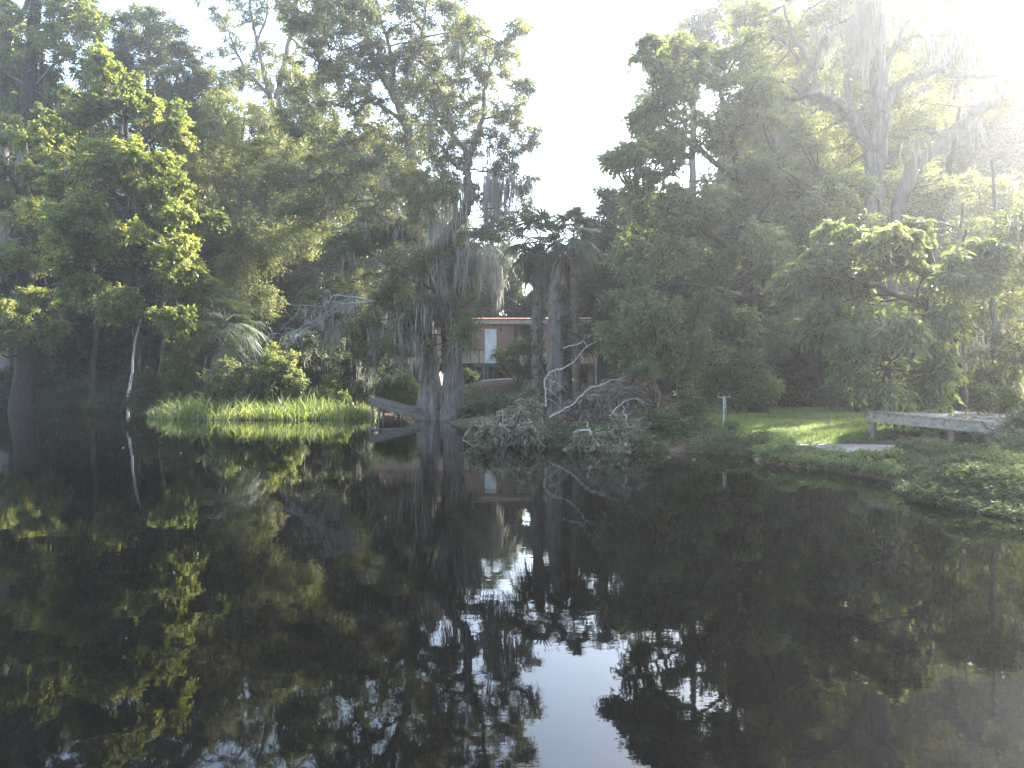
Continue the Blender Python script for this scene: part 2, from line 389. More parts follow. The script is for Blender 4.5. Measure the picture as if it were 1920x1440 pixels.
def grow(root, wood, blobs, bark, leaf, cr=.6, dens=1.0, tw=11, lf=9, ll=.13, lw=.075, droop=.25, hang=.35, fancy=False,
         center=None, flat=.75, twigs=True, bough_r=.05, moss=None, mosslen=.8, shrink=1.0, skel_min=0.0, crown_name='crown', sides=7, wood_name='trunk'):
    """wood: list of (points, r0, r1); blobs: ellipsoids of leaves; parts: trunk, crown, moss"""
    dens *= KD; tw = int(tw * KT); ll *= KL; lw *= KL * 1.08
    w = MB(); pool = []
    for pts, r0, r1 in wood:
        c = polyline(pts, 6, jit=min(.02 + .05 * r0, .05)); t = np.linspace(0, 1, len(c))
        rad = r0 + (r1 - r0) * t ** .8
        if pts is wood[0][0]: rad = rad * (1 + .45 * np.exp(-t * 14))
        w.tube(c, rad, sides if r0 < .2 else 12, rough=.07); pool.append(c[int(len(c) * skel_min):])
    pool = np.concatenate(pool); lv = []; qn = 0; lead = []
    cen = np.mean([b[0] for b in blobs], 0) if center is None else center
    extra = []
    if shrink < 1:          # break each mass into lobes of unequal size
        for c, r in blobs:
            for k in range(2): extra.append((c + nrm(rng.normal(0, 1, 3)) * r * rng.uniform(.8, 1.15), r * rng.uniform(.32, .5)))
        blobs = [(c, r * shrink) for c, r in blobs] + extra
    for c, r in blobs:
        dd = np.linalg.norm(pool - c, axis=1) + np.maximum(pool[:, 2] - c[2], 0) * 1.5
        a = pool[np.argmin(dd)]; L = np.linalg.norm(c - a)
        mid = (a + c) / 2 + rng.normal(0, .1 * L, 3) - np.array([0, 0, .06 * L])
        bough = polyline([a, mid, c], 5)
        if L > .25: w.tube(bough, np.linspace(bough_r, bough_r * .45, len(bough)), 5)
        C = clusters((c, r), cr, dens); lead.append(C)
        if twigs:
            for p in C:
                k = np.argmin(np.linalg.norm(bough - p, axis=1)); a2 = bough[k]
                m2 = (a2 + p) / 2 + rng.normal(0, .1, 3) + np.array([0, 0, .05])
                w.tube(polyline([a2, m2, p], 3), np.linspace(bough_r * .35, bough_r * .1, 7), 4, cap=False)
    C = np.concatenate(lead)
    v, q = sprays(C, cr * rng.uniform(.75, 1.2, len(C)), tw, lf, ll, lw, droop, flat, cen, hang, fancy)
    w.build(wood_name, bark, root)
    MB().add(v, q).build(crown_name, leaf, root)
    if moss:
        hang_moss(root, C[rng.choice(len(C), min(moss, len(C)), replace=False)], mosslen, 22)
    return root

def wpx(lst, d, r0, r1):
    return ([P(p[0], p[1], p[2] if len(p) > 2 else d) for p in lst], r0, r1)
def base_at(px, d, sink=.15):
    x = (px - 960) / F * d; return np.array([x, d, tz(x, d) - sink])

def fan_frond(root, hub, az, el, plen, R, mat, droop=.5, nseg=25, span=250, name='frond', width=.03):
    """one fan leaf: a curved stalk and narrow pleated blades spread round its tip"""
    dirv = np.array([cos(az) * cos(el), sin(az) * cos(el), sin(el)]); side = nrm(np.array([-sin(az), cos(az), 0.0])); up = np.cross(dirv, side) * 1.0
    if up[2] < 0: up = -up
    t = np.linspace(0, 1, 6)
    stalk = hub + dirv * plen * t[:, None]; stalk[:, 2] -= droop * .35 * plen * t ** 2
    mb = MB(); mb.tube(stalk, np.linspace(.018, .011, 6), 4)
    tip = stalk[-1]; dv = nrm(stalk[-1] - stalk[-2]); up = nrm(np.cross(dv, side)); up = -up if up[2] < 0 else up
    a = np.radians(np.linspace(-span / 2, span / 2, nseg)) + rng.normal(0, .025, nseg)
    d0 = dv[None, :] * np.cos(a)[:, None] + side[None, :] * np.sin(a)[:, None]
    L = R * (.72 + .28 * np.cos(a * .55)) * rng.uniform(.9, 1.08, nseg)
    ts = np.array([0, .3, .6, .85, 1.0]); ws = np.array([.25, 1.0, .9, .5, .06])
    path = tip + d0[:, None, :] * (L[:, None] * ts)[..., None]
    path[..., 2] -= (droop * L[:, None] * rng.uniform(.6, 1.4, (nseg, 1)) * ts ** 2.4)
    path = path + up * (.12 * L[:, None] * np.abs(np.sin(a))[:, None] * ts)[..., None]
    sd = nrm(np.cross(d0, up))
    l = path + sd[:, None, :] * (width * ws)[None, :, None]; r = path - sd[:, None, :] * (width * ws)[None, :, None] + up * .012
    v = np.stack([l, r], 2).reshape(-1, 3); sg = len(ts)
    k = np.arange(nseg)[:, None] * sg * 2 + np.arange(sg - 1)[None, :] * 2
    mb.add(v, np.stack([k, k + 1, k + 3, k + 2], -1).reshape(-1, 4))
    return mb.build(name, mat, root)

def palm(name, label, path, r, nf, R, plen=.95, trunk=True, dead=5, up_bias=0.0, group=None):
    b = path[0]; root = thing(name, label, 'palm', b, group)
    c = polyline(path, 10); hub = c[-1]
    t = np.linspace(0, 1, len(c))
    w = MB(); w.tube(c, r * (1 + .35 * np.exp(-t * 9) + .12 * np.sin(np.arange(len(c)) * 2.1)), 12, rough=.09)
    n = int(np.linalg.norm(c[-1] - c[0]) * 16)          # old leaf bases criss-crossing up the trunk
    for k in range(n):
        f = rng.uniform(.12, 1); p = c[int(f * (len(c) - 1))]; a = k * 2.4
        o = np.array([cos(a), sin(a), 0])
        w.bar(p + o * r * .8 + [0, 0, -.05], p + o * r * 1.5 + [0, 0, .13], .07, .025)
    w.build('trunk', M['palmbark'], root)
    for k in range(nf):
        az = k * 2.39996 + rng.normal(0, .15); f = (k + .5) / nf
        el = radians(80 - 115 * f ** .85) + up_bias + rng.normal(0, .1)
        fan_frond(root, hub + np.array([0, 0, .25 * (1 - f)]), az, el, plen * rng.uniform(.8, 1.15), R * rng.uniform(.85, 1.1), M['palm'], droop=.3 + .35 * f)
    for k in range(dead):
        az = k * 2.1 + 1; fan_frond(root, hub - np.array([0, 0, .15]), az, radians(-62), plen * .8, R * .8, M['deadpalm'], droop=.5, name='dead_frond', span=170)
    return root

def blades(x, y, z, h, w, lean=.45, seg=4):
    n = len(x); az = rng.uniform(0, 2 * pi, n); fa = rng.uniform(0, 2 * pi, n)
    ln = lean * rng.uniform(.2, 1.3, n) * h
    t = np.linspace(0, 1, seg)[None, :]
    px = x[:, None] + np.cos(az)[:, None] * ln[:, None] * t ** 2; py = y[:, None] + np.sin(az)[:, None] * ln[:, None] * t ** 2
    pz = z[:, None] + h[:, None] * (t - .18 * t ** 3 * (ln / h)[:, None])
    ww = w[:, None] * (1 - t ** 1.8 * .92) * .5
    ox, oy = np.cos(fa)[:, None] * ww, np.sin(fa)[:, None] * ww
    l = np.stack([px + ox, py + oy, pz], -1); r = np.stack([px - ox, py - oy, pz], -1)
    v = np.stack([l, r], 2).reshape(-1, 3)
    k = np.arange(n)[:, None] * seg * 2 + np.arange(seg - 1)[None, :] * 2
    return v, np.stack([k, k + 1, k + 3, k + 2], -1).reshape(-1, 4)

def in_px(n, x0, x1, d0, d1):
    """random ground spots between two bearings and two distances"""
    d = np.sqrt(rng.uniform(d0 * d0, d1 * d1, n)); px = rng.uniform(x0, x1, n); return (px - 960) / F * d, d

#SCENE_PARTS
# ------------------------------------------------------------------ LEFT BANK TREES
def tree(name, label, cat, base, wood, blobs, **kw):
    g = kw.pop('group', None)
    root = thing(name, label, cat, base, g)
    return grow(root, wood, blobs, **kw)

# sweetgum with bright lobes
b = base_at(258, 38)
tree('sweetgum_tree', 'broad leafy tree with yellow-green lit lobes leaning over the water left of the grass', 'tree', b,
     [([b, P(256, 640, 38), P(252, 500, 37.5), P(245, 360, 37), P(236, 240, 37), P(232, 130, 37)], .25, .07),
      wpx([(252, 500, 37.5), (290, 450), (325, 420), (345, 390)], 36, .14, .05), wpx([(254, 580, 37.8), (290, 560), (330, 560)], 36, .12, .04),
      wpx([(248, 400, 37), (200, 350), (160, 330)], 36.5, .13, .05), wpx([(240, 300, 37), (290, 260), (320, 230)], 36, .11, .04)],
     blobs_px([(170, 205, 55, 50), (245, 195, 55, 50), (318, 235, 42, 55), (205, 300, 75, 65), (300, 330, 65, 60), (352, 400, 45, 48), (325, 450, 55, 55),
               (350, 500, 42, 45), (318, 580, 48, 40), (250, 440, 65, 65), (160, 400, 70, 60), (225, 560, 55, 42), (340, 590, 28, 24), (130, 480, 60, 50), (200, 130, 40, 40), (160, 540, 45, 32), (95, 250, 50, 50), (110, 330, 55, 50)], 36, 1.6),
     bark=M['darkbark'], leaf=M['gum'], cr=.46, dens=.56, tw=11, lf=9, ll=.165, lw=.1, moss=26, mosslen=.9, shrink=.78)

b = base_at(45, 43)
tree('water_oak', 'huge dark trunked tree at the left edge of the photo with low green boughs', 'tree', b,
     [([b, P(48, 600, 43), P(42, 440, 43), P(45, 300, 43), P(60, 120, 43), P(70, -60, 43)], .58, .3),
      wpx([(45, 560), (20, 540), (-10, 500)], 42, .12, .04), wpx([(46, 590), (80, 570), (100, 560)], 41, .12, .04), wpx([(46, 350), (20, 330), (0, 300), (-30, 260)], 42, .2, .08)],
     blobs_px([(25, 255, 45, 50), (15, 385, 50, 40), (-20, 320, 60, 60), (90, 575, 45, 32), (65, 555, 35, 22), (15, 570, 38, 30), (15, 625, 38, 30), (95, 620, 35, 40), (70, 420, 50, 40), (100, 440, 35, 30), (-60, 480, 60, 60), (30, 480, 50, 30)], 41, 1.5),
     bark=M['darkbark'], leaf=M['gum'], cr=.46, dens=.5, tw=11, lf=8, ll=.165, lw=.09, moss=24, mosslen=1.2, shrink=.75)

b = base_at(12, 46)
tree('moss_oak', 'pale limbed oak draped with grey moss in the top left corner', 'tree', b,
     [([b, P(10, 500, 46), P(5, 300, 45), P(8, 80, 44), P(14, -60, 44)], .42, .26), wpx([(8, 90), (30, 40), (50, 10), (70, -30)], 44, .2, .12),
      wpx([(15, 140), (60, 160), (100, 120)], 43, .14, .05)],
     blobs_px([(135, 50, 45, 55), (150, 0, 40, 40), (75, 130, 45, 45), (20, 170, 40, 45), (115, 190, 50, 40), (40, 60, 40, 30), (170, 120, 35, 40), (90, -20, 50, 30), (60, 200, 40, 30), (95, 80, 40, 36), (30, 110, 40, 36), (10, 20, 40, 36), (170, 50, 30, 36)], 43.5, 1.2),
     bark=M['palebark'], leaf=M['gum'], cr=.65, dens=.62, tw=11, lf=9, ll=.16, lw=.1, moss=30, mosslen=2.2)

b = base_at(276, 50)
tree('round_crowned_tree', 'tall grey-green tree with a rounded top against the sky at upper left', 'tree', b,
     [([b, P(276, 500, 50), P(276, 300, 49), P(276, 170, 48), P(280, 60, 48)], .35, .07), wpx([(276, 260, 48), (320, 180), (340, 110)], 48, .13, .04)],
     blobs_px([(238, 62, 34, 40), (262, 30, 26, 20), (290, 50, 35, 30), (330, 80, 40, 40), (275, 120, 60, 50), (350, 150, 60, 55), (395, 150, 35, 45), (300, 200, 60, 50), (375, 220, 55, 55), (225, 130, 30, 40), (400, 260, 40, 50)], 48, 1.6),
     bark=M['bark'], leaf=M['oak'], cr=.65, dens=.85, tw=12, lf=9, ll=.15, lw=.075)

b = base_at(545, 54)
tree('thin_crowned_tree', 'tall open tree with bare grey stems rising into white sky', 'tree', b,
     [([b, P(540, 500, 54), P(532, 300, 53), P(522, 180, 52), P(535, 110, 52), P(545, 60, 52), P(565, -60, 52)], .36, .12),
      wpx([(530, 280, 53), (500, 160), (480, 70), (470, 20), (462, -40)], 52, .2, .07), wpx([(505, 180), (455, 120), (428, 60), (400, 10)], 52, .13, .04),
      wpx([(545, 70), (590, 110), (640, 140)], 52, .1, .04), wpx([(480, 80), (500, 30), (500, -30)], 52, .1, .04)],
     blobs_px([(470, 15, 45, 28), (420, 40, 30, 28), (555, 25, 45, 40), (600, 60, 40, 35), (520, 95, 40, 26), (440, 100, 34, 26), (560, 150, 38, 40), (500, 220, 40, 36), (545, 230, 40, 40), (610, 130, 36, 30), (400, -10, 40, 30), (530, -30, 60, 30), (440, 150, 40, 30), (580, 180, 40, 40), (480, 130, 36, 30), (520, 150, 36, 34), (620, 20, 40, 36)], 52, 1.5),
     bark=M['palebark'], leaf=M['oak'], cr=.65, dens=.5, tw=10, lf=8, ll=.15, lw=.08, moss=18, mosslen=1.2)

b = base_at(452, 44)
tree('grey_leaved_tree', 'dense pale grey-green tree between the bright lobed tree and the big cypress', 'tree', b,
     [([b, P(452, 600, 44), P(448, 450, 43), P(452, 320, 43), P(458, 210, 43)], .32, .06), wpx([(450, 420, 43), (500, 350), (530, 300)], 42.5, .12, .04),
      wpx([(450, 430, 43), (410, 360), (395, 320)], 42.5, .1, .04)],
     blobs_px([(425, 215, 50, 42), (470, 250, 55, 55), (400, 310, 45, 50), (530, 290, 52, 58), (455, 350, 62, 55), (520, 380, 55, 50), (430, 420, 55, 48), (500, 460, 58, 48), (435, 510, 50, 42), (550, 440, 50, 50), (480, 560, 55, 40)], 42.5, 1.6),
     bark=M['bark'], leaf=M['oak'], cr=.6, dens=.85, tw=13, lf=9, ll=.13, lw=.06, moss=24, mosslen=.8)

# more crown reaching up behind the left bank
b = base_at(215, 54)
tree('swamp_tree', 'tall sunlit leafy tree filling the gap between the lobed tree and the moss oak', 'tree', b,
     [([b, P(215, 500, 54), P(210, 300, 54), P(205, 150, 54)], .36, .08)],
     blobs_px([(200, 160, 50, 40), (160, 220, 55, 50), (230, 260, 60, 50), (120, 280, 60, 55), (60, 350, 60, 55), (180, 340, 70, 60), (260, 380, 60, 55), (100, 440, 70, 60), (200, 470, 70, 55), (30, 470, 60, 55), (300, 480, 60, 50), (130, 560, 70, 50), (230, 570, 60, 44), (40, 580, 60, 50)], 54, 2),
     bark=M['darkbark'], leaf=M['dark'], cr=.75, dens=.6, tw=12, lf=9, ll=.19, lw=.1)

# ------------------------------------------------------------------ CENTRE: cypress, twisted tree
b = base_at(806, 32.3, .3)
root = tree('bald_cypress', 'massive grey fluted cypress standing in the water beside the broken dock', 'tree', b,
     [([b, P(806, 740, 32.3), P(804, 680, 32.3), P(800, 610, 32.4), P(790, 500, 32.6), P(778, 410, 32.8), P(773, 300, 33), P(764, 235, 33), P(742, 185, 33), P(705, 120, 33), P(680, 40, 33), P(670, -60, 33)], .5, .1),
      wpx([(772, 345, 32.8), (755, 338), (725, 318), (690, 300), (660, 285)], 32, .1, .04), wpx([(790, 470, 32.6), (772, 446), (735, 425), (700, 395), (665, 355), (640, 330), (610, 320)], 31.5, .11, .04),
      wpx([(764, 235, 33), (740, 180), (735, 110), (715, 40), (700, -40)], 33.5, .15, .06), wpx([(765, 240, 33), (725, 205), (690, 190), (650, 200), (610, 190)], 32.5, .11, .04),
      wpx([(742, 185, 33), (770, 130), (790, 70), (800, 0)], 33, .1, .04)],
     blobs_px([(565, 225, 45, 42), (615, 190, 50, 42), (640, 270, 52, 45), (575, 320, 48, 42), (690, 40, 50, 36), (760, 30, 52, 36), (820, 20, 34, 34), (700, 110, 50, 40),
               (795, 110, 50, 40), (660, 140, 46, 40), (770, 180, 40, 32), (690, 220, 44, 36), (640, 370, 48, 40), (700, 300, 44, 34), (640, 70, 44, 40), (610, 400, 46, 40), (720, -30, 60, 30), (810, 170, 40, 35), (600, 120, 44, 40), (585, 60, 40, 36), (860, 60, 36, 30), (740, 260, 40, 34), (700, 370, 44, 36), (730, 420, 40, 30), (840, 130, 36, 30), (560, 400, 44, 44), (640, -20, 60, 30), (560, 150, 46, 40), (530, 330, 44, 40), (600, 350, 50, 40), (660, 330, 44, 36), (770, 80, 44, 36), (840, 80, 36, 30), (630, 20, 50, 40), (560, 20, 44, 40), (740, 140, 44, 36), (780, 250, 40, 36), (690, 170, 44, 36), (870, 20, 30, 26), (760, 330, 36, 30)], 32.8, 1.6),
     bark=M['palebark'], leaf=M['cypress'], cr=.55, dens=.7, tw=12, lf=9, ll=.12, lw=.055, moss=22, mosslen=.9)
hang_moss(root, [P(x, y, 30.4 + .02 * (k % 5)) for k, (x, y) in enumerate(((768, 590), (778, 600), (760, 615), (785, 640), (752, 590), (735, 600), (640, 600), (625, 600), (800, 560), (700, 610), (870, 470), (885, 480), (860, 500), (895, 470)))], 2.2, 34, .16, .035)
mb = MB()          # buttress ridges of the same trunk
for a, s in ((-1.9, 1.), (-1.1, .9), (-.2, .8), (-2.9, .9), (1.5, .8)):
    o = np.array([cos(a), sin(a), 0])
    mb.tube(polyline([b + o * .62 * s, b + o * .5 * s + [0, 0, .8], b + o * .34 * s + [0, 0, 2.2], b + o * .2 + [0, 0, 4.5]], 5), np.linspace(.26, .1, 16), 8, rough=.08)
mb.build('buttress', M['palebark'], root)

b = base_at(848, 30.8, .2)
tree('twisted_tree', 'dark crooked tree with an S-bent trunk against the sky gap', 'tree', b,
     [([b, P(850, 690, 30.8), P(853, 640, 30.8), P(842, 560, 30.8), P(818, 492, 30.8), P(838, 442, 30.6), P(866, 408, 30.5), P(879, 372, 30.5), P(876, 328, 30.5), P(878, 300, 30.5)], .36, .17),
      wpx([(878, 300), (868, 276), (848, 251), (841, 215), (830, 180), (815, 150)], 30.5, .14, .05), wpx([(878, 300), (890, 265), (905, 220), (908, 170), (915, 140), (932, 95), (960, 65)], 30.5, .15, .04),
      wpx([(868, 320), (845, 302), (828, 275), (800, 258)], 30.3, .1, .04), wpx([(905, 222), (930, 219), (946, 230)], 30.3, .06, .03), wpx([(848, 251), (826, 238), (800, 234)], 30.3, .07, .03),
      wpx([(838, 442), (855, 390), (840, 360), (828, 320), (830, 290)], 31, .09, .03), wpx([(879, 316), (910, 322), (950, 320), (985, 335)], 30.2, .05, .02),
      ([b + [.25, .4, 0], P(862, 680, 31.4), P(858, 600, 31.4), P(866, 520, 31.4)], .2, .1)],
     blobs_px([(870, 108, 42, 26), (915, 88, 38, 28), (958, 62, 30, 20), (985, 48, 20, 16), (900, 150, 45, 30), (958, 105, 34, 28), (985, 160, 22, 26), (848, 180, 40, 32), (955, 195, 34, 30), (988, 250, 24, 24),
               (915, 260, 40, 32), (822, 215, 40, 36), (935, 310, 40, 30), (800, 295, 40, 36), (965, 270, 34, 30), (860, 240, 36, 30), (975, 340, 30, 26), (905, 350, 34, 30), (820, 350, 36, 32), (790, 390, 34, 30), (930, 400, 34, 28), (885, 205, 34, 28), (960, 150, 30, 26), (900, 430, 34, 26), (850, 320, 30, 26), (810, 160, 34, 30), (880, 60, 34, 26), (940, 230, 34, 28), (955, 420, 28, 24), (980, 385, 26, 26), (780, 340, 34, 30), (870, 280, 32, 28), (830, 270, 32, 28)], 30.4, 1.0),
     bark=M['bark'], leaf=M['oak'], cr=.42, dens=.62, tw=11, lf=9, ll=.11, lw=.045, moss=22, mosslen=1.0, bough_r=.035)

hang_moss(bpy.data.objects['twisted_tree'], [P(x, y, 30.2) for x, y in ((918, 330), (924, 335), (945, 335), (930, 340), (960, 330), (840, 345), (850, 335), (862, 345), (806, 395), (812, 400), (985, 335))], 2.4, 30, .13, .03)
b = base_at(835, 31.6, .2)
tree('mossy_young_cypress', 'low bushy cypress boughs hung with long moss in front of the orange wall', 'tree', b,
     [([b, P(836, 690, 31.6), P(826, 600, 31.4), P(806, 520, 31.2), P(790, 460, 31.2)], .16, .06), wpx([(826, 600, 31.4), (780, 590), (720, 600), (660, 610)], 30.6, .07, .025),
      wpx([(812, 540, 31.2), (760, 520), (700, 480)], 30.8, .07, .025), wpx([(828, 610, 31.4), (860, 580), (890, 560)], 30.8, .05, .02)],
     blobs_px([(790, 488, 40, 32), (745, 500, 40, 32), (700, 445, 45, 38), (800, 575, 46, 32), (845, 585, 38, 28), (735, 560, 42, 34), (665, 530, 46, 38), (690, 610, 40, 30), (630, 610, 40, 34), (865, 520, 36, 36),
               (855, 460, 36, 34), (755, 605, 30, 24), (880, 610, 26, 24), (610, 560, 40, 30), (650, 470, 40, 34), (760, 440, 36, 30), (870, 640, 16, 18), (735, 640, 40, 24), (770, 625, 34, 22), (690, 655, 36, 26), (860, 625, 26, 22), (840, 650, 18, 18)], 30.8, 1.0),
     bark=M['darkbark'], leaf=M['cypress'], cr=.45, dens=.75, tw=12, lf=9, ll=.12, lw=.05, moss=64, mosslen=1.2, bough_r=.03, hang=.5)

# ------------------------------------------------------------------ PALMS AND SNAG
palm('cabbage_palm', 'upright fan palm beside the broken snag with a full crown', [base_at(1012, 27), P(1008, 700, 27), P(1008, 600, 27), P(1012, 458, 27)], .21, 28, .82, plen=.85, dead=8)
DP = palm('drooping_palm', 'dark fan palm with hanging dead fronds above the mobile home roof', [base_at(928, 50), P(928, 640, 50), P(928, 560, 50), P(922, 470, 50)], .22, 24, 1.25, plen=1.2, dead=14)
palm('leaning_palm', 'fan palm whose fronds spread right of the snag against the sky', [base_at(1080, 25.4), P(1080, 640, 25.4), P(1077, 540, 25.4), P(1076, 446, 25.4)], .13, 19, .62, plen=.7, dead=6)
palm('small_palm', 'low dark fan palm behind the leafy bush on the left bank', [base_at(402, 38), P(404, 680, 38), P(412, 630, 38), P(422, 610, 38)], .3, 34, 1.15, plen=1.5, dead=8)
hang_moss(DP, [P(922 + dx, 465 + dy, 48.6) for dx, dy in ((0, 0), (8, 15), (14, 35), (5, 50), (18, 60))], 2.6, 26, .2)

b = base_at(1052, 26, .2)
root = thing('broken_snag', 'thick broken tree trunk with torn reddish wood at its top', 'snag', b)
w = MB(); w.tube(polyline([b, P(1050, 700, 26), P(1046, 620, 26), P(1052, 540, 26), P(1060, 478, 26)], 8), (.43 - .06 * np.linspace(0, 1, 33) - .24 * np.clip(np.linspace(0, 1, 33) - .8, 0, 1) / .2) * (1 + .35 * np.exp(-np.linspace(0, 1, 33) * 8)), 16, rough=.1)
for a, s, hh in ((-1.6, 1., 4.6), (-.6, .9, 3.2), (-2.5, 1., 3.8), (2.6, .8, 2.0), (.4, .9, 2.6)):
    o = np.array([cos(a), sin(a), 0]); w.tube(polyline([b + o * .58, b + o * .42 * s + [0, 0, .8], b + o * .38 + [-.04, 0, hh * .6], b + o * .3 + [-.05, 0, hh]], 5), np.linspace(.2, .06, 16), 7, rough=.12)
w.build('trunk', M['bark'], root)
w = MB()
for k in range(24):
    a = -pi / 2 + rng.normal(-.4, 1.0); o = np.array([cos(a), sin(a), 0]); c = P(1058, 478, 26)
    lo = rng.uniform(.6, 1.9); hi = rng.uniform(-.35, .42)
    w.tube(polyline([c + o * .39 - [.1 * lo, 0, lo], c + o * .34 - [.03, 0, lo * .45], c + o * rng.uniform(.12, .26) + [0, 0, hi]], 4), np.linspace(.05, .012, 9), 5, rough=.2)
w.build('torn_wood', M['redwood'], root)
C = np.concatenate([P(1066 + rng.normal(0, 9), y, 25.6)[None, :] + rng.normal(0, .16, (5, 3)) for y in np.linspace(540, 745, 16)])
v, q = sprays(C, .26, 6, 6, .1, .06, .4, .9, None, .6); MB().add(v, q).build('vine', M['dark'], root)

# ------------------------------------------------------------------ RIGHT SIDE TREES
b = base_at(1130, 36)
tree('shaded_bay_tree', 'dark green tree in shade directly right of the palms', 'tree', b,
     [([b, P(1130, 600, 36), P(1135, 480, 36), P(1140, 400, 36)], .28, .06)],
     blobs_px([(1118, 440, 40, 42), (1150, 510, 50, 50), (1112, 560, 40, 42), (1175, 420, 44, 42), (1195, 590, 56, 50), (1135, 385, 34, 30), (1098, 415, 18, 24), (1120, 630, 40, 32), (1170, 640, 40, 30), (1090, 500, 24, 40), (1210, 500, 40, 50)], 35.5, 1.2),
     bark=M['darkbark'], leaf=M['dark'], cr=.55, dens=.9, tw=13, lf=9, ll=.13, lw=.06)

b = base_at(1420, 25)
tree('camphor_laurel', 'very large spreading leafy tree filling the right middle beside the sky gap', 'tree', b,
     [([b, P(1420, 660, 25), P(1410, 540, 24.5), P(1395, 420, 24), P(1375, 280, 23.5), P(1350, 170, 23.5)], .26, .07),
      wpx([(1405, 500, 24.3), (1330, 440), (1260, 400), (1200, 375)], 23, .14, .04), wpx([(1410, 560, 24.5), (1340, 540), (1260, 530), (1200, 540)], 22.5, .13, .04),
      wpx([(1385, 340, 24), (1310, 280), (1240, 220)], 23.5, .12, .04), wpx([(1400, 440, 24), (1450, 360), (1460, 290)], 23, .1, .04)],
     blobs_px([(1228, 118, 30, 40), (1262, 190, 55, 48), (1200, 215, 24, 22), (1178, 305, 44, 24), (1145, 300, 18, 14), (1245, 290, 65, 52), (1335, 250, 75, 65), (1420, 190, 65, 55), (1200, 375, 58, 48), (1300, 380, 75, 65), (1415, 330, 75, 65),
               (1240, 470, 66, 50), (1188, 540, 48, 38), (1330, 490, 75, 60), (1430, 450, 66, 60), (1270, 580, 66, 48), (1375, 590, 58, 46), (1215, 625, 48, 30), (1290, 120, 55, 45), (1360, 130, 60, 50), (1180, 460, 36, 30), (1500, 400, 60, 55), (1465, 540, 50, 40), (1320, 650, 50, 30), (1180, 660, 40, 30), (1260, 680, 50, 30), (1210, 580, 50, 40), (1150, 600, 30, 30), (1320, 560, 50, 40), (1150, 560, 24, 20)], 22.8, 1.3),
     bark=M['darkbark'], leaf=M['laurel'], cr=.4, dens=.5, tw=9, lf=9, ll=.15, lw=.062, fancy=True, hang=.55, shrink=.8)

b = base_at(1300, 44)
tree('hazy_tall_tree', 'pale hazy treetop rising behind the large spreading tree at the sky gap', 'tree', b,
     [([b, P(1300, 500, 44), P(1300, 250, 44), P(1310, 100, 44), P(1320, 30, 44)], .35, .07)],
     blobs_px([(1245, 105, 45, 30), (1290, 70, 48, 30), (1330, 50, 44, 28), (1370, 40, 40, 26), (1350, 15, 30, 18), (1260, 150, 50, 35), (1320, 110, 60, 40), (1400, 90, 50, 40), (1220, 200, 40, 40), (1420, 40, 46, 36), (1450, 10, 46, 36), (1470, 80, 50, 40), (1390, 0, 36, 24), (1500, 150, 50, 40)], 43.5, 1.2),
     bark=M['bark'], leaf=M['oak'], cr=.65, dens=.85, tw=12, lf=9, ll=.15, lw=.075)

b = base_at(1530, 31)
tree('laurel_oak', 'leafy tree closing the woods between the large spreading tree and the oak', 'tree', b,
     [([b, P(1530, 600, 31), P(1525, 450, 31), P(1520, 330, 31)], .3, .08)],
     blobs_px([(1490, 330, 60, 50), (1560, 350, 60, 50), (1470, 420, 60, 55), (1550, 440, 65, 55), (1500, 510, 60, 50), (1580, 520, 55, 50), (1620, 400, 50, 50), (1440, 240, 50, 40), (1520, 600, 60, 40), (1450, 620, 50, 40), (1600, 620, 50, 40)], 31, 1.4),
     bark=M['darkbark'], leaf=M['laurel'], cr=.55, dens=.75, tw=12, lf=9, ll=.14, lw=.065)
b = base_at(1650, 23.5)
tree('red_bay', 'fine leaved pale green tree between the hanging compound leaves and the oak fork', 'tree', b,
     [([b, P(1655, 600, 23.5), P(1660, 480, 23.5), P(1650, 380, 23.5)], .16, .05), wpx([(1660, 500), (1690, 450), (1700, 410)], 23.5, .06, .02), wpx([(1660, 500), (1590, 420), (1550, 380)], 23.5, .08, .03)],
     blobs_px([(1610, 420, 40, 36), (1560, 400, 44, 38), (1500, 430, 40, 36), (1590, 350, 36, 28), (1530, 350, 34, 28), (1830, 440, 40, 40), (1480, 370, 36, 34), (1640, 480, 50, 34), (1550, 470, 40, 36), (1460, 310, 36, 30), (1500, 270, 30, 24)], 23.5, 1.2),
     bark=M['darkbark'], leaf=M['laurel'], cr=.38, dens=.5, tw=9, lf=9, ll=.125, lw=.052, hang=.5, shrink=.85)

b = base_at(1740, 29)
tree('water_elm', 'backlit leafy tree behind the hanging compound leaves and the moss', 'tree', b,
     [([b, P(1745, 600, 29), P(1760, 450, 29), P(1780, 330, 29), P(1800, 200, 29)], .3, .07)],
     blobs_px([(1700, 350, 55, 45), (1770, 370, 50, 40), (1850, 380, 50, 36), (1730, 430, 60, 50), (1820, 430, 60, 55), (1900, 420, 55, 55), (1760, 520, 60, 50), (1850, 540, 60, 50), (1920, 530, 50, 60), (1800, 620, 60, 46), (1880, 640, 60, 50), (1720, 620, 60, 40), (1950, 400, 50, 50)], 29, 1.5),
     bark=M['darkbark'], leaf=M['oak'], cr=.55, dens=.6, tw=12, lf=9, ll=.14, lw=.065, moss=14, mosslen=1.0)

